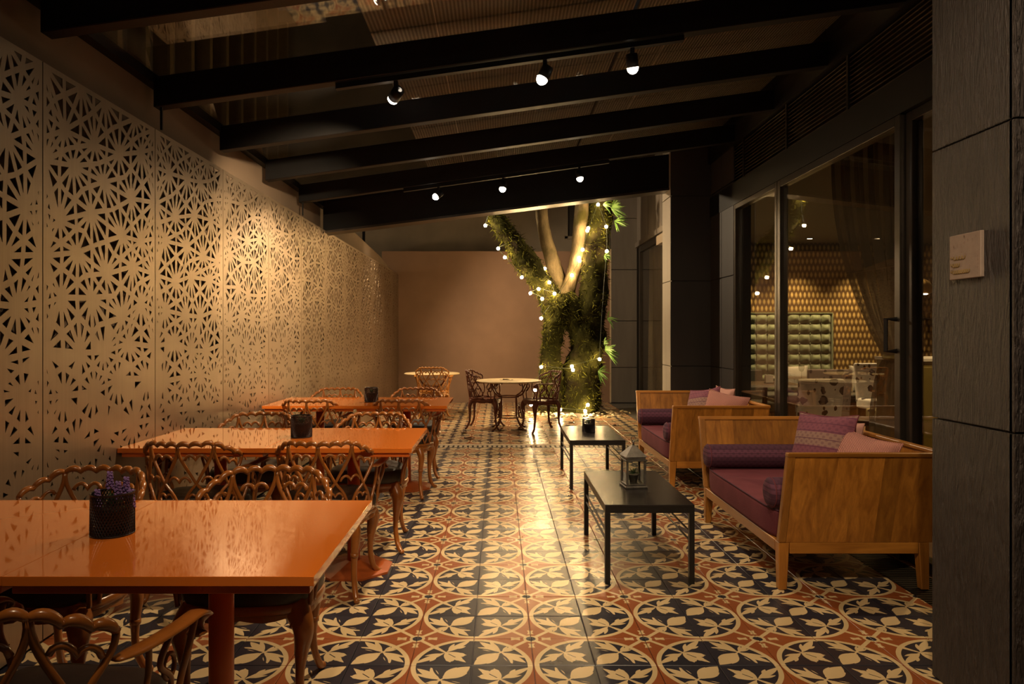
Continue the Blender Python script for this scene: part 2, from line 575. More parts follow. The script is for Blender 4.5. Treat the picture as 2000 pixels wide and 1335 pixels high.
M['soil'] = simple('tree_pit_soil', (.05, .035, .02), 0.95, var=0.4, scale=20, bmp=0.5, bscale=40)
M['bark_moss'] = bark_material('mossy_bark', (.005, .004, .002), (.017, .012, .005), (.017, .017, .003), 0.9)
M['bark_pale'] = bark_material('pale_bark', (.07, .055, .030), (.16, .125, .072), (.05, .045, .012), 0.25)
M['moss'] = simple('moss', (.048, .050, .006), 0.9, var=0.7, scale=9, spec=0.1)
M['fern'] = simple('fern_green', (.085, .19, .022), 0.5, var=0.35, scale=12)
M['plant'] = simple('plant_green', (.05, .10, .03), 0.6, var=0.35, scale=30)
M['lavender'] = simple('lavender_purple', (.20, .11, .30), 0.8, var=0.35, scale=60)
M['dry_leaf'] = simple('dry_leaf', (.075, .030, .012), 0.7, var=0.3, scale=30)
M['bulb'] = emitter('fairy_bulb', (1.0, .66, .30), BULB_E)
M['lens'] = emitter('spotlight_lens', (1.0, .86, .66), 34.0)
M['downlight'] = emitter('downlight_lens', (1.0, .74, .42), 60.0)
M['wire'] = simple('green_wire', (.02, .03, .015), 0.6)
M['round_top'] = simple('cream_cast_table_top', (.60, .46, .25), 0.5, var=0.12, scale=12)
M['gold_paper'] = gold_paper()
M['green_velvet'] = simple('green_velvet', (.085, .105, .048), 0.7, var=0.15, scale=3, sheen=0.2)
M['floral'] = floral_material('rose_print_white', (.74, .70, .66), (.045, .025, .022))
M['floral_warm'] = floral_material('rose_print_cream', (.52, .44, .24), (.05, .025, .02))
M['floral_dark'] = floral_material('rose_print_mauve', (.17, .13, .12), (.03, .02, .02))
M['grey_fabric'] = simple('grey_fabric', (.22, .20, .17), 0.85, var=0.1)
M['dark_fabric'] = simple('dark_olive_fabric', (.035, .033, .022), 0.8, var=0.15)
M['olive'] = simple('olive_lacquer', (.13, .10, .018), 0.45, var=0.08)
M['brown_wood'] = wood_material('brown_stained_wood', (.060, .028, .012), (.12, .06, .026), 'X', 0.4)
M['white_edge'] = simple('white_table_edge', (.60, .56, .50), 0.5, var=0.05)
M['room_ceiling'] = simple('dark_taupe_ceiling', (.11, .08, .055), 0.6, var=0.06, scale=2)
M['room_floor'] = wood_material('restaurant_floor_boards', (.10, .055, .03), (.18, .10, .055), 'Y', 0.4)
M['sheer'] = simple('brown_sheer_curtain', (.11, .080, .048), 0.8, var=0.3, scale=8, stretch=(1, 6, .3))
_nt = M['sheer'].node_tree                      # the weave lets some of the room through
_o = _nt.nodes['Material Output']; _mx = _nt.nodes.new('ShaderNodeMixShader'); _t = _nt.nodes.new('ShaderNodeBsdfTransparent')
_mx.inputs[0].default_value = 0.32
_nt.links.new(_nt.nodes['Principled BSDF'].outputs[0], _mx.inputs[1]); _nt.links.new(_t.outputs[0], _mx.inputs[2]); _nt.links.new(_mx.outputs[0], _o.inputs[0])
M['window_curtain'] = simple('sand_curtain', (.34, .28, .18), 0.85, var=0.15, scale=6)
M['facade'] = simple('neighbour_render', (.40, .33, .22), 0.85, var=0.15, scale=1.2)
M['fin'] = simple('neighbour_fin', (.17, .115, .05), 0.6)
M['brass'] = simple('brass', (.60, .40, .13), 0.28, metal=0.9)
M['lantern_metal'] = simple('weathered_pewter', (.16, .145, .125), 0.4, metal=0.6, var=0.3, scale=30)
M['terracotta'] = simple('grey_clay_pot', (.20, .17, .13), 0.8)
M['plaque'] = simple('pale_pink_plaque', (.29, .22, .18), 0.6, var=0.08, scale=40)
M['gold_ink'] = simple('gold_ink', (.26, .17, .045), 0.4, metal=0.4)
M['plaque_mark'] = simple('plaque_mark', (.27, .19, .155), 0.6)
M['punched'] = simple('punched_black_metal', (.026, .020, .020), 0.35, metal=0.6, var=0.3)
M['red_drink'] = simple('red_glass', (.45, .08, .02), 0.1)

# ================================================================== STRUCTURE
XL, XS = -2.05, -1.975          # wall behind the screen, face of the screen
XG = 2.42                       # glass line of the restaurant
X0, Y0, TS = 0.1415, 2.8637, 0.25

# ---- floor with its patterned tiles
fl = MB().bb(-2.25, 2.1415, 0.3, 13.95, -0.12, -0.010).build('floor', M['grout'])
tag(fl, 'patterned encaustic tile floor of the terrace', kind='structure')


def tile_mesh():
    h, g, ch = TS / 2, 0.0012, 0.0018
    a, b_ = h - g - ch, h - g
    vs_ = [(-a, -a, 0), (a, -a, 0), (a, a, 0), (-a, a, 0), (-b_, -b_, -ch), (b_, -b_, -ch), (b_, b_, -ch), (-b_, b_, -ch),
           (-b_, -b_, -.010), (b_, -b_, -.010), (b_, b_, -.010), (-b_, b_, -.010)]
    fs = [(0, 1, 2, 3)]
    for i in range(4):
        j = (i + 1) % 4
        fs.append((4 + i, 4 + j, j, i)); fs.append((8 + i, 8 + j, 4 + j, 4 + i))
    return vs_, fs


tv, tf = tile_mesh()


def uv_from(me, f):
    l = me.uv_layers.new(name='UVMap')
    co = [me.vertices[lp.vertex_index].co for lp in me.loops]
    l.data.foreach_set('uv', [q for i, c in enumerate(co) for q in f(i, c)])


tms = []
for kd in (0, 2):
    tm = bpy.data.meshes.new('tile'); tm.from_pydata(tv, [], tf); tm.materials.append(M['tile'])
    uv_from(tm, lambda i, c: (c.x / TS + 0.5 + kd, c.y / TS + 0.5)); tms.append(tm)
cells = []
for k in range(-9, 8):
    for m in range(-10, 44):
        if m == 22: continue                      # the drain runs here
        x, y = X0 + TS * (k + .5), Y0 + TS * (m + .5)
        # circle centres lie on X = X0 - .25 + .5 i, Y = Y0 + .5 j
        left = (k % 2 != 0); low = (m % 2 == 0)
        rz = {(True, True): 0, (False, True): PI / 2, (False, False): PI, (True, False): -PI / 2}[(left, low)]
        px, py = VX + x / y * F, VY + H / y * F
        area = 1.0 / y ** 3
        vis = 0 <= px <= 1830 and 0 < py < 1345 and not (px < 980 and py > 1180 and x < -0.95)
        cells.append(((0 if vis else 1), -area, x, y, rz, (k + m) % 2))
cells.sort()
rnd = random.Random(3)
for i, (_, _, x, y, rz, kd) in enumerate(cells[:300]):
    o = put('tile', tms[kd], fl, loc=(x, y, rnd.uniform(-.0006, .0006)), rot=(rnd.gauss(0, .0022), rnd.gauss(0, .0022), rz))
V_, F_, UVS = [], [], []
for _, _, x, y, rz, kd in cells[300:]:
    R = Matrix.Rotation(rz, 4, 'Z'); T = Matrix.Rotation(rnd.gauss(0, .0022), 4, 'X') @ Matrix.Rotation(rnd.gauss(0, .0022), 4, 'Y')
    o = len(V_)
    for p in tv:
        q = T @ R @ Vector(p); V_.append((q.x + x, q.y + y, q.z)); UVS.append((p[0] / TS + .5 + 2 * kd, p[1] / TS + .5))
    F_ += [tuple(i + o for i in f) for f in tf]
me = bpy.data.meshes.new('tiles'); me.from_pydata(V_, [], F_); me.materials.append(M['tile'])
l = me.uv_layers.new(name='UVMap')
l.data.foreach_set('uv', [q for lp in me.loops for q in UVS[lp.vertex_index]])
tag(put('tiles', me, fl), kind='stuff')

# drain across the terrace
dy = Y0 + TS * 22
dr = thing('trench_drain', 'slotted dark metal trench drain crossing the tiled floor before the tree yard', 'drain', (0, dy, 0))
MB().bb(-2.05, 2.14, 0.0, .14, -.009, -.006).build('channel', M['black_steel'], dr)
MB().bb(-2.05, 2.14, 0.0, .010, -.009, .001).bb(-2.05, 2.14, .130, .140, -.009, .001).build('frame', M['bronze_frame'], dr)
bar = MB().bb(-.017, .017, .010, .130, -.008, 0.0).mesh('bar', M['stone_strip'])
for i in range(72): put('bar', bar, dr, loc=(-2.02 + i * .058, 0, 0))
tag(MB().bb(-2.05, 2.14, dy + .14, dy + TS, -.01, 0).build('trim_1', M['stone_strip']), 'cream stone strip along the trench drain', kind='structure')

# slatted grate along the glass front
gr = thing('floor_grate', 'black slatted floor grate along the glass front behind the sofas', 'grate', (2.1415, 0, 0))
MB().bb(0.0, XG - 2.1415 + .05, 2.3, 8.0, -.05, -.03).build('channel', M['black_steel'], gr)
gb = MB().bb(.004, XG - 2.1415, -.009, .009, -.03, -.002).mesh('slat', M['bronze_frame'])
for i in range(185): put('slat', gb, gr, loc=(0, 2.4 + i * .03, 0))
# paving beside the yard
o = MB().bb(2.1415, 2.72, 8.0, 13.95, -.12, -.012).build('floor_yard_side', M['paving'])
tag(o, 'dark grey paving beside the tree yard', kind='structure')
slab = MB().bb(-.28, .28, -.298, .298, -.012, 0).mesh('slab', M['paving'])
for i in range(9): put('slab', slab, o, loc=(2.43, 8.35 + i * .6, 0))

# ---- left: wall behind the screen, topped by the fascia
prof = [(0.2, 0), (13.9, 0), (13.9, 2.52), (12.2, 2.685), (10.0, 2.79), (0.2, 2.79)]
wl = MB().add([(XL, y, z) for y, z in prof] + [(XL - .25, y, z) for y, z in prof],
              [tuple(range(6)), tuple(range(11, 5, -1))] + [(i, i + 6, (i + 1) % 6 + 6, (i + 1) % 6) for i in range(6)])
tag(wl.build('wall_left', M['plaster_screen']), 'beige plastered wall behind the perforated screen', kind='structure')

# neighbour building seen through the glass roof
nb = thing('neighbour_building', 'pale neighbouring building with brown vertical fins beyond the glass roof', 'building', (-4.4, 0, 0))
MB().bb(-.3, 0, 1.0, 17, 0, 7.5).build('wall', M['facade'], nb)
fin = MB().bb(0, .22, -.05, .05, 0, 7.5).mesh('fin', M['fin'])
for i in range(24): put('fin', fin, nb, loc=(0, 1.6 + i * .62, 0))
fill_lamp = MB().lathe([(.05, 0), (.07, .1), (.07, .14), (.03, .16)], 12).mesh('facade_fill_lamp', M['bronze_frame'])  # unseen lamps added to light the neighbour's facade
for y, s in ((4.6, ''), (8.8, ''), (12.6, '')):
    lp = put('facade_fill_lamp', fill_lamp, nb, loc=(.3, y, 2.2))
    L = bpy.data.lights.new('facade_fill_light', 'POINT'); L.energy = 22; L.color = WARM; L.shadow_soft_size = .08
    lo = bpy.data.objects.new('facade_fill_light', L); C.objects.link(lo); lo.parent = nb; lo.location = (.45, y, 2.45)

# ---- perforated screen
def screen_panel(seed, W=0.994, Z0=0.02, Z1=2.52):
    r = random.Random(seed)
    mar = 0.012
    pts = []
    sp = 0.222
    nz_ = round((Z1 - Z0 - 2 * mar) / (sp * .9)); ny = 4
    for j in range(nz_ + 1):
        z = Z0 + mar + (Z1 - Z0 - 2 * mar) * j / nz_
        row = [(mar, z), (W - mar, z)]
        off = 0.5 if j % 2 else 0.0
        for i in range(ny + 1):
            x = mar + (W - 2 * mar) * (i + off) / ny
            edge = j in (0, nz_)
            if mar + .06 < x < W - mar - .06:
                row.append((x + r.uniform(-.045, .045), z if edge else z + r.uniform(-.045, .045)))
        pts += row
    res = delaunay_2d_cdt([Vector(p) for p in pts], [], [], 0, 1e-5)
    P, tris = res[0], res[2]
    b = MB(); t = 0.0025
    for tri in tris:
        A = [P[i] for i in tri]
        if len(A) != 3: continue
        G = (A[0] + A[1] + A[2]) / 3
        for i in range(3):
            p, q = A[i], A[(i + 1) % 3]
            Mi = (p + q) / 2
            for S in ((p, Mi, G), (Mi, q, G)):
                a_, b_, c_ = (S[1] - S[2]).length, (S[0] - S[2]).length, (S[0] - S[1]).length
                per = a_ + b_ + c_
                ar = abs((S[1] - S[0]).cross(S[2] - S[0])) / 2
                if ar < 1e-6: continue
                I = (S[0] * a_ + S[1] * b_ + S[2] * c_) / per
                rho = 2 * ar / per
                zf = (I.y - Z0) / (Z1 - Z0)
                # holes shrink from the top of the screen to its foot
                s = min(0.70, 1 - 0.0118 / rho)
                s *= 0.42 + 0.58 * min(1, max(0, (zf - 0.08) / 0.66))
                s *= r.uniform(0.85, 1.08)
                if zf < 0.55 and r.random() < 0.56 * (1 - zf / 0.55) ** .8 + .03: s = 0
                tri3 = lambda x, pp: (x, pp.x, pp.y)
                if s < 0.16:
                    b.add([tri3(t, p_) for p_ in S] + [tri3(-t, p_) for p_ in S], [(0, 1, 2), (5, 4, 3)])
                    continue
                In = [I + (p_ - I) * s for p_ in S]
                vs_ = [tri3(t, p_) for p_ in S] + [tri3(t, p_) for p_ in In] + [tri3(-t, p_) for p_ in S] + [tri3(-t, p_) for p_ in In]
                fs = []
                for k in range(3):
                    l_ = (k + 1) % 3
                    fs += [(k, l_, 3 + l_, 3 + k), (6 + l_, 6 + k, 9 + k, 9 + l_), (3 + k, 3 + l_, 9 + l_, 9 + k)]
                b.add(vs_, fs)
    b.bb(-.012, t, 0, mar, Z0, Z1).bb(-.012, t, W - mar, W, Z0, Z1).bb(-t, t, mar, W - mar, Z0, Z0 + mar).bb(-t, t, mar, W - mar, Z1 - mar, Z1)
    me = b.mesh('screen_panel', M['screen'])
    bm = bmesh.new(); bm.from_mesh(me); bmesh.ops.recalc_face_normals(bm, faces=bm.faces[:]); bm.to_mesh(me); bm.free()
    return me


sc = thing('perforated_screen', 'tall bronze metal screen punched with starburst triangles along the wall', 'screen', (XS, 0, 0))
pm = [screen_panel(11), screen_panel(23), screen_panel(42)]
for i in range(13):
    y = 0.06 + 1.0 * i + (1.0 if i < 0 else 0)
    o = put('screen_panel', pm[i % 3], sc, loc=(0, y, 0))
o = put('screen_panel', pm[1], sc, loc=(0, 13.06, 0)); o.scale = (1, .82, 1)
post = MB().bb(-.07, -.012, -.02, .02, 0, 2.5).mesh('post', M['bronze_frame'])
for i in range(14): put('post', post, sc, loc=(0, .06 + i * 1.0, 0))

# ---- back of the yard
tag(MB().bb(-2.3, 2.2, 13.9, 14.3, -.1, 2.97).build('wall_back', M['plaster_brown']), 'brown plastered yard wall behind the tree', kind='structure')
w = MB().bb(-6, 4, 14.55, 14.9, 0, 8).build('wall_back_upper', M['concrete'])
tag(w, 'weathered grey concrete wall above the yard wall', kind='structure')
MB().bb(-2.3, 2.2, 14.3, 14.56, 2.85, 2.93).build('ledge', M['concrete'], w)
MB().bb(1.42, 1.75, 14.535, 14.56, 3.35, 5.4).build('recessed_shutter', M['clad_dark'], w)
MB().bb(1.36, 1.42, 14.50, 14.56, 3.3, 5.4).bb(1.75, 1.81, 14.50, 14.56, 3.3, 5.4).bb(1.36, 1.81, 14.50, 14.56, 3.29, 3.35).build('frame', M['concrete'], w)

# grey clad corner at the end of the yard, and its facade with a curtained window
w = MB().bb(2.2, 2.9, 13.84, 14.5, -.1, 6.5).build('wall_back_corner', M['clad_dark'])
tag(w, 'grey panelled wall in the corner of the yard', kind='structure')
z = 0.0
for hgt in (.69, .91, 1.0, 1.0, 1.0, 1.0):
    MB().bb(2.2, 2.70, 13.80, 13.84, z + .006, z + hgt - .006).build('panel', M['clad'], w, bevel=.002, seg=1); z += hgt
MB().bb(2.185, 2.2, 13.8, 13.9, 0, 3.0).build('edge_strip', M['stone_strip'], w)
w = MB().bb(2.62, 2.74, 8.37, 11.28, 0, 3.02).bb(2.74, 3.0, 8.4, 13.84, 3.02, 6.5).bb(2.74, 3.0, 13.55, 13.84, 0, 3.02).bb(2.74, 3.0, 11.32, 13.84, -.1, .02).build('wall_yard_side', M['clad_dark'])
tag(w, 'grey panelled facade beside the yard', kind='structure')
for i in range(5):
    for j in range(3):
        MB().bb(2.70, 2.74, 8.46 + i * 1.08, 9.52 + i * 1.08, 3.12 + j * 1.0, 4.10 + j * 1.0).build('panel', M['clad'], w, bevel=.002, seg=1)
MB().bb(2.66, 2.74, 8.4, 13.84, 3.02, 3.11).build('ledge', M['clad'], w)
win = thing('window_1', 'tall curtained window of the facade beside the yard', None, kind='structure')
MB().bb(2.69, 2.76, 11.3, 13.55, 2.90, 3.02).bb(2.69, 2.76, 13.45, 13.55, .02, 2.90).bb(2.69, 2.76, 11.3, 11.38, .02, 2.90).bb(2.69, 2.76, 11.38, 13.45, .02, .10).build('frame', M['bronze_frame'], win)
for a, b_ in ((11.38, 12.40), (12.42, 13.45)): MB().bb(2.72, 2.728, a, b_, .10, 2.90).build('pane', M['pane'], win)
cu = MB().grid(lambda u, v: (2.90 + .035 * math.sin(u * 100) + .02 * math.sin(u * 37 + v * 2), 11.34 + 2.18 * u, .04 + 2.9 * v), 240, 6)
tag(cu.build('curtain', M['window_curtain'], smooth=True), 'pleated sand curtain behind the yard side window', 'curtain')
tag(MB().bb(3.05, 3.12, 11.32, 13.9, 0, 3.1).build('wall_yard_room', M['clad_dark']), 'dark wall inside the curtained window', kind='structure')

# ---- roof: rafters, glass panes, ribbed shade sheets
roof = thing('ceiling', 'glass lean-to roof on black sloping rafters', None, kind='structure')
SL = 0.14
RY = [-0.05, 1.0, 2.05, 3.08, 4.09, 5.06, 6.05, 7.06]


def roof_z(x, base): return base + SL * (x - XS)


xa, xb = -2.0, 2.40
for i, y in enumerate(RY):
    b = MB()
    z0, z1 = 2.66, 2.835
    b.hexa([(xa, y, roof_z(xa, z0)), (xb, y, roof_z(xb, z0)), (xb, y + .08, roof_z(xb, z0)), (xa, y + .08, roof_z(xa, z0)),
            (xa, y, roof_z(xa, z1)), (xb, y, roof_z(xb, z1)), (xb, y + .08, roof_z(xb, z1)), (xa, y + .08, roof_z(xa, z1))])
    b.build('rafter', M['rafter'], roof, bevel=.004, seg=1)
    if i in (4, 7): MB().bb(xa + .03, xa + .042, y + .02, y + .032, 2.53, 2.68).build('hanger_rod', M['rafter'], roof)
# deep end beam with a metal lip
SE = 0.125
xe = 1.95
ez = lambda x, b0: b0 + SE * (x - XS)
y = 8.05
MB().hexa([(xa, y, ez(xa, 2.515)), (xe, y, ez(xe, 2.515)), (xe, y + .14, ez(xe, 2.515)), (xa, y + .14, ez(xa, 2.515)),
           (xa, y, ez(xa, 2.90)), (xe, y, ez(xe, 2.90)), (xe, y + .14, ez(xe, 2.90)), (xa, y + .14, ez(xa, 2.90))]).build('end_beam', M['rafter'], roof)
MB().hexa([(xa, y - .02, ez(xa, 2.49)), (xe, y - .02, ez(xe, 2.49)), (xe, y + .20, ez(xe, 2.49)), (xa, y + .20, ez(xa, 2.49)),
           (xa, y - .02, ez(xa, 2.515)), (xe, y - .02, ez(xe, 2.515)), (xe, y + .20, ez(xe, 2.515)), (xa, y + .20, ez(xa, 2.515))]).build('beam_lip', M['bronze_frame'], roof)
ends = RY + [8.05]
for i in range(len(ends) - 1):
    ya, yb = ends[i] + .08, ends[i + 1]
    for (p, q) in ((xa, -.35), (-.345, 1.1), (1.105, xb)):
        MB().hexa([(p, ya - .03, roof_z(p, 2.836)), (q, ya - .03, roof_z(q, 2.836)), (q, yb + .03, roof_z(q, 2.836)), (p, yb + .03, roof_z(p, 2.836)),
                   (p, ya - .03, roof_z(p, 2.846)), (q, ya - .03, roof_z(q, 2.846)), (q, yb + .03, roof_z(q, 2.846)), (p, yb + .03, roof_z(p, 2.846))]).build('roof_pane', M['roof_glass'], roof)
    for (p, q) in ((-.75, .82), (.85, xb)):
        MB().hexa([(p, ya - .03, roof_z(p, 2.93)), (q, ya - .03, roof_z(q, 2.93)), (q, yb + .03, roof_z(q, 2.93)), (p, yb + .03, roof_z(p, 2.93)),
                   (p, ya - .03, roof_z(p, 2.95)), (q, ya - .03, roof_z(q, 2.95)), (q, yb + .03, roof_z(q, 2.95)), (p, yb + .03, roof_z(p, 2.95))]).build('shade_sheet', M['ribbed'], roof)
MB().bb(-2.06, -1.99, -.1, 8.2, 2.79, 2.85).build('wall_plate', M['rafter'], roof)

# ---- right: dark header, louvres, glass front
hd = MB().bb(2.38, 2.54, 2.2, 8.0, 2.65, 2.87).bb(2.36, 2.54, 2.2, 8.0, 3.25, 3.9).bb(2.52, 2.56, 2.2, 8.0, 2.87, 3.25).build('trim_2', M['rafter'])
tag(hd, 'black header over the restaurant glass front', kind='structure')
lv = thing('louvre_band', 'dark horizontal louvre band above the glass front', 'louvre', (2.40, 0, 2.87))
sl_ = MB().hexa([(0, 0, 0), (.07, 0, .018), (.07, 1.02, .018), (0, 1.02, 0), (0, 0, .008), (.07, 0, .026), (.07, 1.02, .026), (0, 1.02, .008)]).mesh('slat', M['louvre'])
for s in range(5):
    for k in range(12): put('slat', sl_, lv, loc=(0, 2.79 + s * 1.03, .012 + k * .031))
pst = MB().bb(-.012, .06, -.012, .012, 0, .38).mesh('post', M['bronze_frame'])
for s in range(6): put('post', pst, lv, loc=(0, 2.785 + s * 1.03, 0))


def frame_rect(y0, y1, z0, z1, t, xw=.07, x=XG):
    b = MB()
    b.bb(x - xw / 2, x + xw / 2, y0, y0 + t, z0, z1).bb(x - xw / 2, x + xw / 2, y1 - t, y1, z0, z1)
    b.bb(x - xw / 2, x + xw / 2, y0 + t, y1 - t, z0, z0 + t).bb(x - xw / 2, x + xw / 2, y0 + t, y1 - t, z1 - t, z1)
    return b


w = thing('window_2', 'fixed glass pane of the restaurant beside the dark column', None, kind='structure')
frame_rect(6.06, 7.17, .0, 2.65, .05).build('frame', M['bronze_frame'], w, bevel=.003, seg=1)
MB().bb(XG - .004, XG + .004, 6.11, 7.12, .05, 2.60).build('pane', M['pane'], w)
d = thing('door_1', 'sliding glass door of the restaurant with dark metal frame', None, kind='structure')
frame_rect(4.20, 6.05, .0, 2.65, .06).build('frame', M['bronze_frame'], d, bevel=.003, seg=1)
MB().bb(XG - .004, XG + .004, 4.26, 5.99, .06, 2.59).build('pane', M['pane'], d)
MB().tube([(XG - .035, 4.235, 1.24), (XG - .10, 4.235, 1.24), (XG - .10, 4.235, 1.43), (XG - .035, 4.235, 1.43)], .014, 4).build('handle', M['black_steel'], d)
w = thing('window_3', 'fixed glass pane of the restaurant beside the slate pillar', None, kind='structure')
frame_rect(2.55, 4.19, .0, 2.65, .06, x=XG + .03).build('frame', M['bronze_frame'], w, bevel=.003, seg=1)
MB().bb(XG + .026, XG + .034, 2.61, 4.13, .06, 2.59).build('pane', M['pane'], w)

# ---- column at the end of the glass front, clad in panels
co = MB().bb(1.955, 2.42, 7.985, 8.36, -.05, 3.9).bb(2.40, 2.56, 7.17, 7.985, -.05, 2.86).bb(2.42, 2.62, 7.985, 8.36, -.05, 3.9).build('column', M['clad_dark'])
tag(co, 'charcoal clad column at the end of the glass front', kind='structure')
zz = [0, .98, 1.94, 2.9, 3.88]
for a, b_ in zip(zz, zz[1:]):
    MB().bb(1.94, 2.395, 7.97, 7.985, a + .005, b_ - .005).build('panel', M['clad_dark'], co, bevel=.002, seg=1)
    MB().bb(1.94, 1.955, 7.99, 8.37, a + .005, b_ - .005).build('panel', M['clad_lit'], co, bevel=.002, seg=1)
    for p, q in ((7.18, 7.56), (7.57, 7.95)):
        MB().bb(2.385, 2.40, p, q, a + .005, b_ - .005).build('panel', M['clad_dark'], co, bevel=.002, seg=1)

# ---- slate pillar in the foreground
pi_ = MB().bb(1.725, 2.55, 2.36, 2.775, -.05, 3.9).build('pillar', M['clad_dark'])
tag(pi_, 'dark riven slate pillar beside the sofa', kind='structure')
zz = [-.03, 1.014, 2.057, 3.10, 3.9]
for a, b_ in zip(zz, zz[1:]):
    a = max(a, 0)
    MB().bb(1.705, 1.725, 2.345, 2.78, a + .003, b_ - .003).build('panel', M['slate'], pi_, bevel=.002, seg=1)
    MB().bb(1.705, 2.55, 2.335, 2.36, a + .003, b_ - .003).build('panel', M['slate'], pi_, bevel=.002, seg=1)

# ---- restaurant room behind the glass
tag(MB().bb(XG - .04, 8.0, 1.5, 11.3, -.12, 0.0).build('floor_restaurant', M['room_floor']), 'brown board floor of the restaurant', kind='structure')
tag(MB().bb(XG + .1, 8.0, 1.5, 11.3, 2.76, 2.9).build('ceiling_restaurant', M['room_ceiling']), 'dark taupe ceiling of the restaurant', kind='structure')
tag(MB().bb(2.74, 8.0, 11.0, 11.3, 0, 2.76).build('wall_restaurant_back', M['gold_paper']), 'restaurant wall papered with gold leaf scales', kind='structure')
tag(MB().bb(7.6, 8.0, 1.5, 11.0, 0, 2.76).build('wall_restaurant_side', M['plaster_brown']), 'brown side wall of the restaurant', kind='structure')

# ================================================================== LIGHT FITTINGS
def track_row(y, xs, zs, targets, labels, tracklabel, watts, sizes):
    t = thing('lighting_track', tracklabel, 'light track', (0, y, 0))
    x0, x1 = min(xs) - .35, max(xs) + .3
    r = lambda x: roof_z(x, 2.655)
    MB().hexa([(x0, .02, r(x0) - .03), (x1, .02, r(x1) - .03), (x1, .06, r(x1) - .03), (x0, .06, r(x0) - .03),
               (x0, .02, r(x0)), (x1, .02, r(x1)), (x1, .06, r(x1)), (x0, .06, r(x0))]).build('rail', M['rafter'], t)
    for x, z, tg, lb, w_, sz in zip(xs, zs, targets, labels, watts, sizes):
        s = thing('track_spotlight', lb, 'spotlight', (x, y + .04, r(x) - .03))
        MB().bb(-.012, .012, -.012, .012, -.06, 0).build('bracket', M['rafter'], s)
        dirv = (Vector(tg) - Vector((x, y + .04, r(x) - .09))).normalized()
        c = Vector((0, 0, -.075))
        rot = dirv.to_track_quat('Z', 'Y').to_euler()
        MB().lathe([(.018, -.045), (.034, -.04), (.036, .035), (.033, .035), (.030, .012)], 16, cap=False).build('housing', M['rafter'], s, True, loc=c, rot=rot)
        MB().lathe([(.001, .072), (.017, .068), (.030, .054), (.034, .036), (.031, .020)], 16).build('lens', M['lens'], s, True, loc=c, rot=rot)
        p = Vector((x, y + .04, r(x) - .03)) + c + dirv * .085
        spot('spotlight_beam', s, p, tg, w_, sz, .7, .03)


track_row(4.09, [-.60, .27, .78], None or [0, 0, 0], [(-1.95, 6.1, 1.75), (-.8, 3.9, 0.7), (1.2, 5.0, .2)],
          ['spotlight nearest the screen on the front lighting track', 'middle spotlight of the front lighting track', 'spotlight nearest the glass on the front lighting track'],
          'black lighting track under the front rafter', [SPOT_W * 3.4, SPOT_W * 2.0, SPOT_W * .75], [1.1, 1.45, 1.8])
track_row(7.06, [-.605, .045, .81], None or [0, 0, 0], [(-1.9, 6.2, 1.5), (-.4, 6.2, .2), (1.2, 6.6, .2)],
          ['spotlight nearest the screen on the rear lighting track', 'middle spotlight of the rear lighting track', 'spotlight nearest the column on the rear lighting track'],
          'black lighting track under the rear rafter', [SPOT_W * 1.9, SPOT_W * 1.4, SPOT_W * 1.0], [1.1, 1.35, 1.4])
track_row(1.0, [-.6, .1, .8], None or [0, 0, 0], [(-.5, 2.3, .3), (.5, 3.2, 0), (1.6, 3.6, .3)],  # unseen track and spots added to light the foreground
          ['spotlight over the front table on the added overhead track', 'middle spotlight of the added overhead track', 'spotlight over the pillar on the added overhead track'],
          'unseen lighting track added over the viewer', [SPOT_W * .42, SPOT_W * .85, SPOT_W * .95], [1.5, 1.5, 1.7])

# unseen floodlight added above the screen wall to brighten yard and column
fdl = thing('yard_fill_light', 'unseen floodlight added above the screen wall to brighten the yard', 'floodlight', (-2.1, 11.0, 3.35))
MB().bb(0, .14, -.09, .09, -.08, .08).build('housing', M['rafter'], fdl, bevel=.01)
MB().bb(-.02, .02, -.02, .02, -.62, .0).build('bracket', M['rafter'], fdl)
spot('yard_fill_beam', fdl, (-1.93, 11.0, 3.35), (1.3, 11.0, .9), YARD_W, 2.35, .5, .08)

# restaurant downlights
dl = MB().lathe([(.055, 0), (.055, -.012), (.040, -.012), (.036, -.004)], 16).mesh('downlight', [M['rafter']])
for i, (x, y, lab) in enumerate(((3.15, 9.05, 'recessed downlight over the booth nearest the glass'), (3.6, 10.45, 'recessed downlight washing the wall above the tufted panel'),
                            (4.6, 10.45, 'recessed downlight washing the wall past the tufted panel'), (5.6, 10.45, 'recessed downlight washing the far end of the gold wall'),
                            (4.2, 7.4, 'recessed downlight over the rose print chairs'), (3.6, 4.6, 'recessed downlight behind the glass door'))):
    s = thing('recessed_downlight', lab, 'downlight', (x, y, 2.76))
    put('trim_ring', dl, s)
    MB().lathe([(.034, -.006), (.034, -.010)], 16).build('lens', M['downlight'], s)
    wash = y > 10
    spot('downlight_beam', s, (x, y, 2.735), (x, y + (.32 if wash else 0), 0), ROOM_W * (1.5 if wash else 1.0), 1.5 if wash else 1.8, .8, .03, (1, .72, .38))

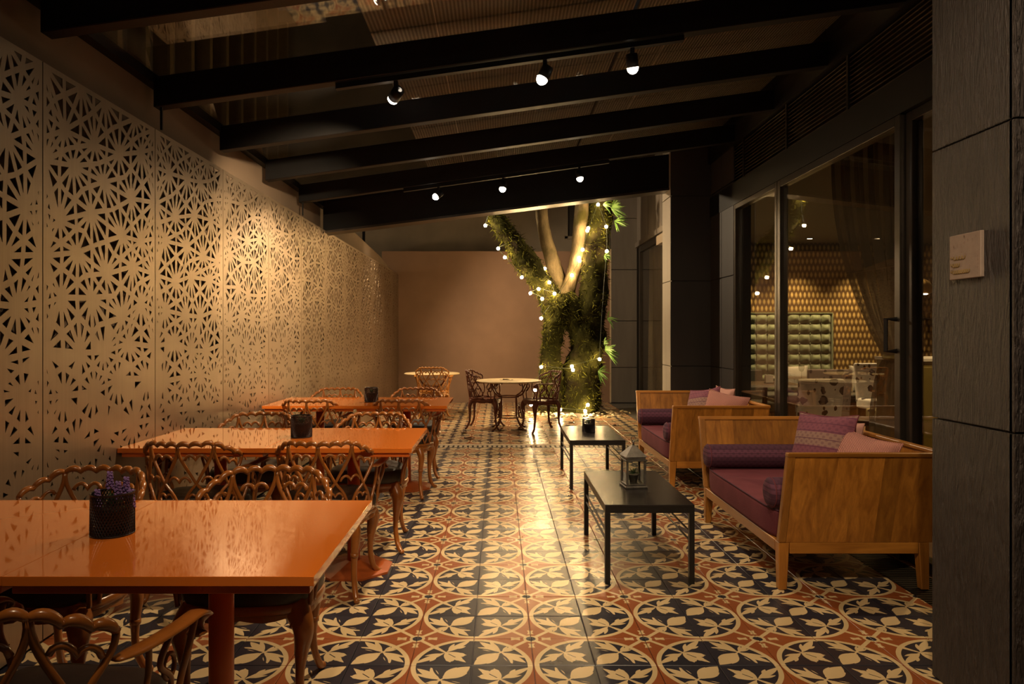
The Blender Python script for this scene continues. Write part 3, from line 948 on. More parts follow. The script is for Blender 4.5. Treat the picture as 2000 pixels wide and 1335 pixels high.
# ================================================================== DINING TABLES
def square_table():
    t = thing('square_table', '', 'table')
    b = MB().bb(-.380, .380, -.395, .395, .728, .752)
    top = b.build('tabletop', M['orange'], t, bevel=.001, seg=2)
    MB().bb(-.366, .366, -.380, .380, .704, .728).build('under_board', M['orange_dark'], t, bevel=.002, seg=1)
    MB().lathe([(.036, .028), (.036, .700)], 20).build('column', M['orange_dark'], t, True)
    MB().bb(-.12, .12, -.12, .12, .694, .704).build('mounting_plate', M['orange_dark'], t)
    R8 = lambda r, z: [(r * math.cos(PI / 8 + k * PI / 4), r * math.sin(PI / 8 + k * PI / 4), z) for k in range(8)]
    b = MB(); rings = [R8(.225, 0), R8(.225, .012), R8(.06, .05), R8(.045, .055)]
    vs_ = sum(rings, [])
    fs = [tuple(range(7, -1, -1)), tuple(range(24, 32))] + [(i * 8 + k, i * 8 + (k + 1) % 8, (i + 1) * 8 + (k + 1) % 8, (i + 1) * 8 + k) for i in range(3) for k in range(8)]
    b.add(vs_, fs).build('base', M['orange_base'], t)
    return t


proto = square_table()
TABS = [(-.830, 2.115, 'orange square table nearest the camera, with the free end of the front row'),
        (-1.5903, 2.117, 'orange square table of the front row that stands against the screen'),
        (-.830, 4.045, 'orange square table at the aisle end of the middle row'),
        (-1.580, 4.045, 'orange square table of the middle row, against the screen'),
        (-.805, 6.20, 'orange square table at the aisle end of the farthest row'),
        (-1.580, 6.20, 'orange square table of the farthest row, against the screen')]
TABS[3] = (-1.5903, 4.045, TABS[3][2]); TABS[4] = (-.805, 6.20, TABS[4][2]); TABS[5] = (-1.5653, 6.20, TABS[5][2])
for i, (x, y, lb) in enumerate(TABS):
    o = proto if i == 0 else copy_tree(proto)
    o.location = (x, y, 0); tag(o, lb, 'table', 'orange square tables in three rows')

# ================================================================== CAST CHAIRS WITH HEART BACKS
def chair_surface(th, z):
    k = (z - .43) / .37
    rx, ry = .232 + .032 * k, .203 + .050 * k
    return Vector((rx * math.sin(th), -.005 - ry * math.cos(th), z))


CELL = math.radians(37)


def back_cell(ci):
    """one heart panel; ci = -1.5, -.5, .5, 1.5 from side to side"""
    b = MB()
    drop = 0.045 * (abs(ci) > 1)
    side = 1 if ci > 0 else -1

    def S(t, z):
        th = (ci + t) * CELL
        a = abs(ci + t)
        z -= max(0, a - 1.0) * .075 * max(0, (z - .45) / .35)
        return chair_surface(th, z)

    def line(f, n, r): b.tube([S(*f(i / n)) for i in range(n + 1)], r, 6)
    # scalloped top of three lobes
    line(lambda s: (-.5 + s, .787 + .016 * abs(math.sin(3 * PI * s)) ** .7), 24, [.0095 + .0040 * abs(math.sin(3 * PI * i / 24)) for i in range(25)])
    for sg in (-1, 1):
        p = bez((sg * .49, .79), (sg * .52, .735), (sg * .30, .69), (sg * .06, .615), 9) + bez((sg * .06, .615), (-sg * .08, .565), (-sg * .36, .57), (-sg * .49, .43), 8)[1:]
        b.tube([S(*q) for q in p], [.0088] * 8 + [.0078] * (len(p) - 8), 6)
    # inner heart: two lobes under the top
    p = [(-.31 + .62 * s / 14, .718 + .024 * abs(math.sin(2 * PI * s / 14)) ** .6) for s in range(15)]
    b.tube([S(*q) for q in p], .0075, 6)
    # small heart at the foot of the panel
    p = [(-.26 + .52 * s / 12, .525 + .020 * abs(math.sin(2 * PI * s / 12)) ** .6) for s in range(13)]
    b.tube([S(*q) for q in p], .0062, 6)
    for sg in (-1, 1): b.tube([S(*q) for q in bez((sg * .26, .525), (sg * .24, .49), (sg * .08, .47), (0, .43), 5)], .0062, 6)
    return b


def lower_heart(cj):
    b = MB()

    def S(t, z):
        th = (cj + t) * CELL
        return chair_surface(th, z)
    p = [(-.34 + .68 * s / 14, .605 + .026 * abs(math.sin(2 * PI * s / 14)) ** .6) for s in range(15)]
    b.tube([S(*q) for q in p], .0068, 6)
    return b


def make_chair(mat, cushion=True):
    t = thing('garden_armchair', '', 'chair')
    # seat rim and pierced seat plate
    outl = []
    for i in range(40):
        a = 2 * PI * i / 40
        x, y = math.sin(a), -math.cos(a)
        n = 3.2 if y > 0 else 2.2
        q = (abs(x) ** n + abs(y) ** n) ** (-1 / n)
        outl.append((x * q * (.235 if y > 0 else .215), y * q * (.215 if y > 0 else .205), 0))
    fr = MB(); fr.tube([(x, y, .405) for x, y, _ in outl], .014, 6, closed=True, flat=(1.5, .8), up=(0, 0, 1))
    seat = fr.build('seat_frame', mat, t, True)
    m = len(outl)
    MB().add([(x * .97, y * .97, .402) for x, y, _ in outl] + [(x * .97, y * .97, .410) for x, y, _ in outl],
             [tuple(range(m - 1, -1, -1)), tuple(range(m, 2 * m))]).build('seat_plate', mat, t)
    # carved apron with drops
    ap = MB()
    for i in range(m):
        (x, y, _), (x2, y2, _) = outl[i], outl[(i + 1) % m]
        d1, d2 = .022 + .010 * abs(math.sin(i * .785)), .022 + .010 * abs(math.sin((i + 1) * .785))
        ap.hexa([(x, y, .395 - d1), (x2, y2, .395 - d2), (x2 * .96, y2 * .96, .395 - d2), (x * .96, y * .96, .395 - d1),
                 (x, y, .4), (x2, y2, .4), (x2 * .96, y2 * .96, .4), (x * .96, y * .96, .4)])
    ap.build('apron', mat, t)
    bk = MB()
    bk.tube([chair_surface(-1.72 + 3.44 * i / 24, .428) for i in range(25)], .009, 6)
    back = bk.build('backrest', mat, t, True)
    for ci in (-1.5, -.5, .5, 1.5): back_cell(ci).build('heart_panel', mat, back, True)
    for cj in (-1, 0, 1): lower_heart(cj).build('heart_link', mat, back, True)
    for sg in (-1, 1):
        s0 = chair_surface(sg * 1.28, .70)
        p = smooth_path([(s0.x, s0.y, .655), (sg * .255, .02, .648), (sg * .272, .11, .655), (sg * .278, .175, .660), (sg * .272, .21, .640), (sg * .262, .205, .605), (sg * .268, .18, .60)], 5)
        arm = MB(); arm.tube(p, [.55, .7, .85] + [1.0] * (len(p) - 6) + [.8, .7, .6], 8, flat=(.008, .026), up=(0, 0, 1))
        ar = arm.build('armrest', mat, t, True)
        sp_ = MB()
        sp_.tube(smooth_path([(sg * .268, .185, .65), (sg * .262, .165, .58), (sg * .235, .175, .50), (sg * .225, .165, .41)], 5), .0095, 6)
        sp_.tube(smooth_path([(sg * .262, .10, .645), (sg * .250, .07, .58), (sg * .245, .12, .52), (sg * .228, .12, .41)], 5), .008, 6)
        sp_.tube(smooth_path([(sg * .250, .03, .645), (sg * .238, .04, .55), (sg * .225, .0, .47), (sg * .222, .03, .41)], 5), .008, 6)
        sp_.tube([(sg * .243, .115 + .022 * math.cos(a * PI / 6), .555 + .03 * math.sin(a * PI / 6)) for a in range(12)], .006, 5, closed=True)
        sp_.build('arm_support', mat, ar, True)
    for sg in (-1, 1):
        p = smooth_path([(sg * .170, .150, .40), (sg * .205, .185, .335), (sg * .198, .180, .25), (sg * .192, .180, .15), (sg * .205, .195, .06), (sg * .232, .225, .014), (sg * .245, .238, .012)], 5)
        b = MB(); n = len(p)
        rr = [(.040 if i < 6 else 0) for i in range(n)]
        rr = [(.034 * (1 - min(1, i / 13)) + .0165) if i < 14 else (.0155 if i < n - 7 else .0145) for i in range(n)]
        b.tube(p, rr, 8)
        b.tube([(sg * .185 + .018 * math.cos(a * .7) * (1 - a / 14), .205, .345 + .020 * math.sin(a * .7) * (1 - a / 14)) for a in range(12)], .006, 5)
        b.tube([(sg * .196, .180, .262), (sg * .196, .180, .240)], .023, 8)
        b.build('leg', mat, t, True)
        p = smooth_path([(sg * .150, -.150, .40), (sg * .172, -.172, .33), (sg * .165, -.172, .22), (sg * .165, -.180, .11), (sg * .180, -.215, .025), (sg * .190, -.238, .012)], 5)
        b = MB(); n = len(p)
        b.tube(p, [(.020 * (1 - min(1, i / 12)) + .0145) for i in range(n)], 8)
        b.tube([(sg * .166, -.172, .235), (sg * .166, -.172, .215)], .021, 8)
        b.build('leg', mat, t, True)
    if cushion:
        def cs(u, v):
            a = u * 2 * PI
            k = min(int(u * 40), 39); f_ = u * 40 - k
            x = outl[k][0] * (1 - f_) + outl[(k + 1) % 40][0] * f_; y = outl[k][1] * (1 - f_) + outl[(k + 1) % 40][1] * f_
            prof = [(0.0, .412), (.95, .410), (1.05, .425), (1.07, .462), (1.03, .492), (.90, .503), (.6, .508), (.3, .505), (0.0, .502)]
            w_ = v * (len(prof) - 1); i = min(int(w_), len(prof) - 2); g_ = w_ - i
            s_ = prof[i][0] * (1 - g_) + prof[i + 1][0] * g_; z = prof[i][1] * (1 - g_) + prof[i + 1][1] * g_
            q = Vector((x * s_ * .97, y * s_ * .97 + .004, z))
            q.z += .006 * noise.noise(Vector((x * s_ * 14, y * s_ * 14, 3))) if z > .48 else 0
            return q
        MB().grid(cs, 40, 16, close_u=True).build('seat_cushion', M['leather'], t, True)
    return t


chA = make_chair(M['chair'])
R180 = PI
CH = [(-1.04, 1.60, -.15, 'heart-backed orange armchair in the bottom corner, turned to the front table'),
      (-.885, 2.60, R180 + .05, 'heart-backed armchair behind the front table, facing it from the aisle end'),
      (-1.60, 2.60, R180 - .12, 'heart-backed armchair behind the front table, next to the screen'),
      (-.90, 3.74, .03, 'heart-backed armchair before the middle row, nearest the aisle'),
      (-1.575, 3.73, -.02, 'heart-backed armchair before the middle row, nearest the screen'),
      (-.825, 4.56, R180 - .03, 'heart-backed armchair behind the middle row, nearest the aisle'),
      (-1.59, 4.57, R180 + .04, 'heart-backed armchair behind the middle row, nearest the screen'),
      (-.80, 5.96, -.03, 'heart-backed armchair before the farthest row, nearest the aisle'),
      (-1.56, 5.96, .03, 'heart-backed armchair before the farthest row, nearest the screen'),
      (-.80, 6.79, R180, 'heart-backed armchair behind the farthest row, nearest the aisle'),
      (-1.57, 6.79, R180 + .03, 'heart-backed armchair behind the farthest row, nearest the screen')]
for i, (x, y, rz, lb) in enumerate(CH):
    o = chA if i == 0 else copy_tree(chA)
    o.location = (x, y, 0); o.rotation_euler = (0, 0, rz)
    tag(o, lb, 'chair', 'heart-backed armchairs at the orange tables')
chB = make_chair(M['garden_chair'], False)
CH = [(-.20, 10.12, -PI / 2 - .15, 'rust red cast chair on the screen side of the round yard table'),
      (.60, 9.85, PI / 2 + .35, 'rust red cast chair between the round yard table and the tree'),
      (-1.05, 11.25, 0.0, 'cast chair with painted-in golden light before the cream round table by the yard wall')]
for i, (x, y, rz, lb) in enumerate(CH):
    o = chB if i == 0 else (copy_tree(chB) if i == 1 else make_chair(M['lit_chair'], False))
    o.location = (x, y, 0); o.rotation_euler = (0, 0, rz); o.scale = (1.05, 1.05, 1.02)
    tag(o, lb, 'chair', 'cast iron chairs in the tree yard')

# ================================================================== ROUND YARD TABLES
def round_table():
    t = thing('round_garden_table', '', 'table')
    top = MB().lathe([(.0, .668), (.44, .668), (.462, .674), (.465, .684), (.455, .690), (.0, .690)], 48, cap=False).build('tabletop', M['round_top'], t, True)
    for k in range(4):
        a = k * PI / 2 + PI / 4
        ca, sa = math.cos(a), math.sin(a)
        P = lambda r, z: (r * ca, r * sa, z)
        b = MB()
        b.tube([P(r, z) for r, z in smooth_path([(.36, .668), (.33, .60), (.26, .51), (.17, .47), (.15, .44), (.15, .25), (.16, .17), (.21, .08), (.29, .02), (.33, .012)], 4)], .013, 6)
        b.tube([P(.235 + .055 * math.cos(i * .5), .24 + .065 * math.sin(i * .5)) for i in range(13)], .008, 5)
        b.tube([P(.225 + .028 * math.cos(i * .6), .225 + .032 * math.sin(i * .6)) for i in range(11)], .007, 5)
        b.tube([P(.17 + .12 * i / 6, .32 - .20 * (i / 6) ** 2) for i in range(7)], .008, 5)
        b.build('leg', M['garden_chair'], t, True)
    MB().tube([(.15 * math.cos(i * PI / 12), .15 * math.sin(i * PI / 12), .46) for i in range(24)], .009, 5, closed=True).build('upper_ring', M['garden_chair'], t, True)
    MB().tube([(.155 * math.cos(i * PI / 12), .155 * math.sin(i * PI / 12), .17) for i in range(24)], .009, 5, closed=True).build('lower_ring', M['garden_chair'], t, True)
    return t


rt = round_table(); rt.location = (.145, 10.0, 0); tag(rt, 'cream topped round cast table before the tree', 'table', 'round cast tables in the yard')
r2 = copy_tree(rt); r2.location = (-1.12, 11.86, 0); tag(r2, 'cream topped round cast table in the corner by the yard wall', 'table', 'round cast tables in the yard')

# ================================================================== SOFAS
def make_sofa():
    t = thing('wooden_sofa', '', 'sofa')
    hx, hy, zr0, zr1, zt, fl_ = .395, .68, .190, .250, .735, .125
    for sx in (-1, 1):
        for sy in (-1, 1):
            a, b_ = .056, .042
            x1, y1 = sx * hx, sy * hy
            P = lambda w, z: [(x1, y1, z), (x1 - sx * w, y1, z), (x1 - sx * w, y1 - sy * w, z), (x1, y1 - sy * w, z)]
            q = P(b_, 0) + P(a, zr1)
            if sx * sy < 0: q = [q[0], q[3], q[2], q[1], q[4], q[7], q[6], q[5]]
            MB().hexa(q).build('leg', M['teak'], t, bevel=.004, seg=1)
    for sx, nm in ((-1, 'front_rail'), (1, 'back_rail')):
        MB().bb(min(sx * hx, sx * (hx - .03)), max(sx * hx, sx * (hx - .03)), -hy + .057, hy - .057, zr0, zr1).build(nm, M['teak_y'], t, bevel=.003, seg=1)
    for sy in (-1, 1):
        y0, y1 = sorted((sy * hy, sy * (hy - .03)))
        MB().bb(-hx + .057, hx - .057, y0, y1, zr0, zr1).build('side_rail', M['teak_x'], t, bevel=.003, seg=1)
        # flared arm of upright boards between a front stile and a cap
        arm = MB()
        n = 7; th = .024

        def slab_(x0, x1, z0, z1, th=th, o=0.0):
            Y = lambda z: sy * (hy + fl_ * ((z - zr1) / (zt - zr1)) ** 1.15 + o)
            return [(x0, Y(z0), z0), (x1, Y(z0), z0), (x1, Y(z0) - sy * th, z0), (x0, Y(z0) - sy * th, z0),
                    (x0, Y(z1), z1), (x1, Y(z1), z1), (x1, Y(z1) - sy * th, z1), (x0, Y(z1) - sy * th, z1)]
        p = MB()
        a_ = p.hexa(slab_(-hx - .004, -hx + .036, zr1, zt, .036, .004)).build('arm', M['teak'], t, bevel=.004, seg=2)
        MB().hexa(slab_(-hx - .006, hx + .02, zt - .018, zt + .004, .040, .008)).build('cap', M['teak_x'], a_, bevel=.005, seg=2)
        xs_ = [-hx + .036 + (2 * hx - .020) * (i / n + (.18 * math.sin(i * 2.1 + sy) / n if 0 < i < n else 0)) for i in range(n + 1)]
        for i in range(n):
            MB().hexa(slab_(xs_[i] + .0004, xs_[i + 1] - .0004, zr1 + .001, zt - .018, th, random.uniform(-.0008, .0008))).build('plank', M['teak'], a_)
    # back of upright boards leaning out
    bk = None
    xb = lambda z: hx + .035 * (z - zr1) / (zt - zr1)
    hyt = lambda z: hy + fl_ * ((z - zr1) / (zt - zr1)) - .026
    cap = MB().hexa([(xb(zt) + .004, -hyt(zt), zt - .018), (xb(zt) + .004, hyt(zt), zt - .018), (xb(zt) - .036, hyt(zt), zt - .018), (xb(zt) - .036, -hyt(zt), zt - .018),
                     (xb(zt) + .004, -hyt(zt), zt + .004), (xb(zt) + .004, hyt(zt), zt + .004), (xb(zt) - .036, hyt(zt), zt + .004), (xb(zt) - .036, -hyt(zt), zt + .004)])
    bk = cap.build('back', M['teak_y'], t, bevel=.005, seg=2)
    n = 12
    for i in range(n):
        f0, f1 = -1 + 2 * i / n, -1 + 2 * (i + 1) / n
        z0, z1 = zr1 + .001, zt - .018
        MB().hexa([(xb(z0), f0 * hyt(z0), z0), (xb(z0), f1 * hyt(z0) - .0008, z0), (xb(z0) - .024, f1 * hyt(z0) - .0008, z0), (xb(z0) - .024, f0 * hyt(z0), z0),
                   (xb(z1), f0 * hyt(z1), z1), (xb(z1), f1 * hyt(z1) - .0008, z1), (xb(z1) - .024, f1 * hyt(z1) - .0008, z1), (xb(z1) - .024, f0 * hyt(z1), z1)]).build('plank', M['teak'], bk)
    # mattress with piping
    x0, x1, y1, z0, z1 = -hx - .006, hx - .03, hy - .03, zr1, .402

    def cu_(u, v):
        a = u * 2 * PI
        n_ = 9.0
        c_, s_ = math.cos(a), math.sin(a)
        q = (abs(c_) ** n_ + abs(s_) ** n_) ** (-1 / n_)
        pr = [(0, 0), (.96, 0), (.995, .03), (1.0, .25), (1.003, .5), (1.0, .75), (.992, .96), (.95, 1.0), (.6, 1.03), (0, 1.04)]
        w_ = v * (len(pr) - 1); i = min(int(w_), len(pr) - 2); g_ = w_ - i
        r = pr[i][0] * (1 - g_) + pr[i + 1][0] * g_; z = pr[i][1] * (1 - g_) + pr[i + 1][1] * g_
        return ((x0 + x1) / 2 + c_ * q * r * (x1 - x0) / 2, s_ * q * r * (y1 + .03 * z), z0 + (z1 - z0) * z)
    cush = MB().grid(cu_, 72, 18, close_u=True).build('seat_cushion', M['plum'], t, True)
    MB().tube([Vector(cu_(i / 72, 6 / 9)) + Vector((0, 0, .004)) for i in range(72)], .0045, 5, closed=True).build('piping', M['bolster'], cush, True)
    return t


def bolster(loc, label, grp):
    b = MB()
    L, r = .70, .080
    prof = [(-L / 2, .0), (-L / 2 - .004, .04), (-L / 2, .066), (-L / 2 + .012, .079), (-L / 2 + .03, r), (0, r * 1.02), (L / 2 - .03, r), (L / 2 - .012, .079), (L / 2, .066), (L / 2 + .004, .04), (L / 2, .0)]
    b.grid(lambda u, v: (lambda q: (q[0], q[1] * math.cos(u * 2 * PI), q[1] * math.sin(u * 2 * PI)))(
        (lambda w_: (lambda i, g_: (prof[i][0] * (1 - g_) + prof[i + 1][0] * g_, prof[i][1] * (1 - g_) + prof[i + 1][1] * g_))(min(int(w_), len(prof) - 2), w_ - min(int(w_), len(prof) - 2)))(v * (len(prof) - 1))), 28, 30, close_u=True)
    t = b.build('bolster_cushion', M['bolster'], None, True, loc=loc)
    for sg in (-1, 1): MB().tube([(sg * (L / 2 - .02), .080 * math.cos(i * PI / 14), .080 * math.sin(i * PI / 14)) for i in range(28)], .0035, 5, closed=True).build('piping', M['plum'], t, True)
    return tag(t, label, 'cushion', grp)


def pillow(loc, rot, size, thick, mat, label, grp, edge=None):
    a = size / 2
    b = MB()
    n = 22

    def S(u, v, sg):
        U, V = 2 * u - 1, 2 * v - 1
        h = max(0, (1 - U * U) * (1 - V * V)) ** .42
        x = a * U * (1 - .09 * (1 - V * V)); z = a * V * (1 - .09 * (1 - U * U))
        y = sg * thick / 2 * h + .010 * noise.noise(Vector((x * 9, z * 9, sg + loc[0] * 5)))
        return (x, y, z)
    b.grid(lambda u, v: S(u, v, -1), n, n)
    b.grid(lambda u, v: S(1 - u, v, 1), n, n)
    t = b.build('throw_pillow', mat, None, True, loc=loc, rot=rot)
    e = MB()
    loop = [S(i / 20, 0, 0) for i in range(20)] + [S(1, i / 20, 0) for i in range(20)] + [S(1 - i / 20, 1, 0) for i in range(20)] + [S(0, 1 - i / 20, 0) for i in range(20)]
    e.tube(loop, .004, 5, closed=True)
    e.build('seam', edge or mat, t, True)
    return tag(t, label, 'pillow', grp)


s1 = make_sofa(); s1.location = (1.865, 4.385, 0)
tag(s1, 'wooden sofa with plum mattress nearest the slate pillar', 'sofa', 'two wooden sofas facing the aisle')
s2 = copy_tree(s1); s2.location = (1.865, 6.745, 0)
tag(s2, 'wooden sofa with plum mattress beside the charcoal column', 'sofa', 'two wooden sofas facing the aisle')
bolster((1.80, 4.955, .489), 'plum bolster against the far arm of the sofa nearest the pillar', 'bolsters on the sofas')
bolster((1.80, 3.815, .489), 'plum bolster against the near arm of the sofa nearest the pillar', 'bolsters on the sofas')
bolster((1.80, 7.315, .489), 'plum bolster against the far arm of the sofa beside the column', 'bolsters on the sofas')
bolster((1.80, 6.175, .489), 'plum bolster against the near arm of the sofa beside the column', 'bolsters on the sofas')
G = 'throw pillows on the sofas'
pillow((1.985, 4.34, .635), (-.28, -.05, -1.18), .45, .17, M['stripe_pillow'], 'mauve striped square pillow propped on the sofa nearest the pillar', G, M['plum'])
pillow((2.07, 4.03, .585), (-.40, .10, -1.2), .38, .17, M['pink_knit'], 'pink knitted pillow behind the near arm of the front sofa', G)
pillow((2.165, 4.50, .600), (-.20, 0, -1.45), .40, .12, M['pink_plain'], 'pale pink pillow leaning on the back of the front sofa', G)
pillow((1.97, 6.85, .615), (-.34, -.16, -1.1), .42, .16, M['stripe_pillow'], 'mauve pillow leaning on the sofa beside the column', G, M['plum'])
pillow((2.06, 6.50, .60), (-.34, .14, -.85), .42, .17, M['pink_knit'], 'pink knitted pillow at the near end of the sofa beside the column', G)
pillow((2.16, 6.86, .62), (-.2, 0, -1.45), .42, .13, M['pink_plain'], 'pale pink pillow behind the others on the sofa beside the column', G)

# ================================================================== COFFEE TABLES
def coffee_table():
    t = thing('coffee_table', '', 'table')
    hx, hy, zt, w = .240, .475, .426, .028
    MB().bb(-hx, hx, -hy, hy, zt - .012, zt).build('tabletop', M['black_top'], t, bevel=.002, seg=2)
    b = MB()
    for sx in (-1, 1): b.bb(min(sx * hx, sx * (hx - w)), max(sx * hx, sx * (hx - w)), -hy + .001, hy - .001, zt - .044, zt - .012)
    for sy in (-1, 1): b.bb(-hx + w, hx - w, min(sy * hy, sy * (hy - w)), max(sy * hy, sy * (hy - w)), zt - .044, zt - .012)
    b.build('frame', M['black_steel'], t)
    for sx in (-1, 1):
        for sy in (-1, 1):
            MB().bb(min(sx * hx, sx * (hx - w)), max(sx * hx, sx * (hx - w)), min(sy * hy, sy * (hy - w)), max(sy * hy, sy * (hy - w)), 0, zt - .044).build('leg', M['black_steel'], t)
        for z in (.27, .222):
            MB().tube([(sx * (hx - w / 2), -hy + w, z), (sx * (hx - w / 2), hy - w, z)], .006, 6).build('side_rod', M['black_steel'], t)
    return t


c1 = coffee_table(); c1.location = (.812, 4.268, 0); tag(c1, 'black steel coffee table bearing the lantern', 'table', 'black coffee tables by the sofas')
c2 = copy_tree(c1); c2.location = (.855, 6.575, 0); tag(c2, 'black steel coffee table nearer the tree, bearing a dark pot', 'table', 'black coffee tables by the sofas')

# ================================================================== LANTERN
ln = thing('lantern', 'pewter glass lantern with a small potted plant on the coffee table', 'lantern', (.810, 4.25, .426), .12)
h = .068
MB().bb(-h, h, -h, h, 0, .014).bb(-.060, .060, -.060, .060, .014, .026).build('base', M['lantern_metal'], ln, bevel=.003, seg=1)
for sx in (-1, 1):
    for sy in (-1, 1):
        MB().bb(sx * .054 - .006, sx * .054 + .006, sy * .054 - .006, sy * .054 + .006, .026, .160).build('post', M['lantern_metal'], ln)
for k in range(4):
    a = k * PI / 2
    MB().box((0, 0, 0), (.096, .002, .132)).build('pane', M['clear'], ln, loc=(.054 * math.cos(a), .054 * math.sin(a), .093), rot=(0, 0, a + PI / 2))
MB().bb(-.066, .066, -.066, .066, .160, .170).bb(-.058, .058, -.058, .058, .170, .186).build('upper_rim', M['lantern_metal'], ln, bevel=.002, seg=1)
rf = MB(); q = .066
rf.add([(-q, -q, .186), (q, -q, .186), (q, q, .186), (-q, q, .186), (-.010, -.010, .248), (.010, -.010, .248), (.010, .010, .248), (-.010, .010, .248)],
       [(0, 3, 2, 1), (4, 5, 6, 7), (0, 1, 5, 4), (1, 2, 6, 5), (2, 3, 7, 6), (3, 0, 4, 7)]).build('roof', M['lantern_metal'], ln)
MB().lathe([(.007, .248), (.005, .262), (.009, .268), (.005, .274)], 10).tube([(.014 * math.cos(i * PI / 8), 0, .288 + .014 * math.sin(i * PI / 8)) for i in range(16)], .0025, 5, closed=True).build('handle_ring', M['lantern_metal'], ln, True)
lp = thing('potted_plant', 'tiny green plant in a clay pot inside the lantern', 'plant', (.810, 4.25, .452))
MB().lathe([(.022, 0), (.030, .045), (.033, .045), (.033, .055), (.028, .055)], 16).build('pot', M['terracotta'], lp, True)


def tuft(b, c, n, L, w, spread, rnd_, droop=.5):
    for _ in range(n):
        a = rnd_.uniform(0, 2 * PI); s = rnd_.uniform(.2, 1) * spread; l_ = L * rnd_.uniform(.6, 1.1)
        d = Vector((math.cos(a) * s, math.sin(a) * s, 1 - .4 * s)).normalized()
        sd = Vector((-math.sin(a), math.cos(a), 0)) * w
        p0 = Vector(c); p1 = p0 + d * l_ * .55; p2 = p0 + d * l_ + Vector((0, 0, -droop * l_ * s * .5))
        b.add([p0 - sd * .4, p0 + sd * .4, p1 - sd, p1 + sd, p2], [(0, 1, 3, 2), (2, 3, 4)])


b = MB(); tuft(b, (0, 0, .05), 60, .05, .005, 1.3, random.Random(4)); b.build('leaves', M['plant'], lp)

# ================================================================== PUNCHED METAL POTS
def punched_pot(r=.058, hgt=.125):
    t = thing('punched_metal_pot', '', 'plant pot')
    b = MB(); n = 42; st = 12
    for k in range(n):
        for dr_ in (1, -1):
            b.tube([(r * math.cos(2 * PI * k / n + dr_ * i / st * 1.05), r * math.sin(2 * PI * k / n + dr_ * i / st * 1.05), .004 + (hgt - .008) * i / st) for i in range(st + 1)], .0019, 4)
    for z in (.003, hgt - .003): b.tube([(r * math.cos(i * PI / 20), r * math.sin(i * PI / 20), z) for i in range(40)], .003, 5, closed=True)
    b.build('pierced_sleeve', M['punched'], t)
    MB().lathe([(.0, .002), (r * .80, .002), (r * .84, hgt * .6), (r * .84, hgt * .62), (r * .3, hgt * .60), (.0, hgt * .60)], 24, cap=False).build('inner_pot', M['black_steel'], t, True)
    return t


p0 = punched_pot()
PT = [(-1.142, 2.09, .752, 'punched black metal pot of lavender on the front orange table', 0), (-1.13, 4.05, .752, 'punched black metal pot of sprigs on the middle orange table', 1),
      (-1.11, 6.16, .752, 'punched black metal pot on the farthest orange table', 2), (.84, 6.60, .426, 'punched black metal pot on the black coffee table nearer the tree', 3)]
for i, (x, y, z, lb, kd) in enumerate(PT):
    o = p0 if i == 0 else copy_tree(p0)
    o.location = (x, y, z); tag(o, lb, 'plant pot', 'punched metal pots on the tables')
for i, (x, y, z, lb, kd) in enumerate(PT):
    rr = random.Random(20 + i)
    lab = ['lavender sprigs standing in the pot on the front table', 'short grey green sprigs in the pot on the middle table',
           'short green sprigs in the pot on the farthest table', 'short green sprigs in the pot on the coffee table'][i]
    t = thing('potted_sprigs', lab, 'plant', (x, y, z + .078))
    b = MB(); tuft(b, (0, 0, 0), 70 if i == 0 else 40, .052, .004, 1.0, rr); b.build('leaves', M['plant'], t)
    if i == 0:
        for (dx, dy_, hh) in ((-.008, .0, .105), (.022, -.01, .078), (-.045, 0, .052), (.05, .01, .05), (.03, .02, .085)):
            f = MB(); f.tube([(dx * .4, dy_ * .4, 0), (dx, dy_, hh - .05)], .0014, 4)
            st_ = f.build('stem', M['plant'], t)
            f = MB()
            for q_ in range(26):
                zz_ = hh - .05 + .05 * q_ / 26; a = q_ * 2.4; ra = .0095 * (1 - .6 * q_ / 26)
                f.box((dx + ra * math.cos(a), dy_ + ra * math.sin(a), zz_), (.006, .006, .007), Matrix.Rotation(a, 3, 'Z') @ Matrix.Rotation(.6, 3, 'X'))
            f.build('flower_spike', M['lavender'], st_)

# ================================================================== PLAQUE ON THE PILLAR
pl = thing('wall_plaque', 'small pale plaque with gold script on the slate pillar', 'sign', (1.705, 2.565, 1.625))
MB().bb(-.014, 0, -.086, .086, -.082, .082).build('plate', M['plaque'], pl, bevel=.002, seg=1)
rr = random.Random(2)
b = MB()
for _ in range(46):
    y_, z_ = rr.uniform(-.075, .075), rr.uniform(-.07, .072)
    a = rr.uniform(0, 6.3); s_ = rr.uniform(.003, .006)
    b.add([(-.0145, y_ + s_ * math.cos(a + k * 2.09), z_ + 1.6 * s_ * math.sin(a + k * 2.09)) for k in range(3)], [(0, 1, 2)])
b.build('triangle_print', M['plaque_mark'], pl)
b = MB()
# three lines of cursive script strokes, starting at the far edge of the plate
for z_, y_end, n_ in ((-.004, -.005, 5), (-.030, .028, 4), (-.055, -.028, 9)):
    pts = []
    y_ = .074
    for i in range(n_ * 8 + 1):
        f_ = i / (n_ * 8)
        pts.append((-.0155, y_ + (y_end - y_) * f_ + .004 * math.sin(i * PI / 4), z_ + .0065 * math.cos(i * PI / 4) + (.006 if i < 8 else 0) * math.sin(i * PI / 8)))
    b.tube(pts, .0016, 4)
b.build('gold_script', M['gold_ink'], pl)

# ================================================================== TREE
TY = 12.0
tree = thing('tree', 'mossy forked tree wound with fairy lights in the yard', 'tree', (1.25, TY, 0))
OX = Vector((1.25, TY, 0))


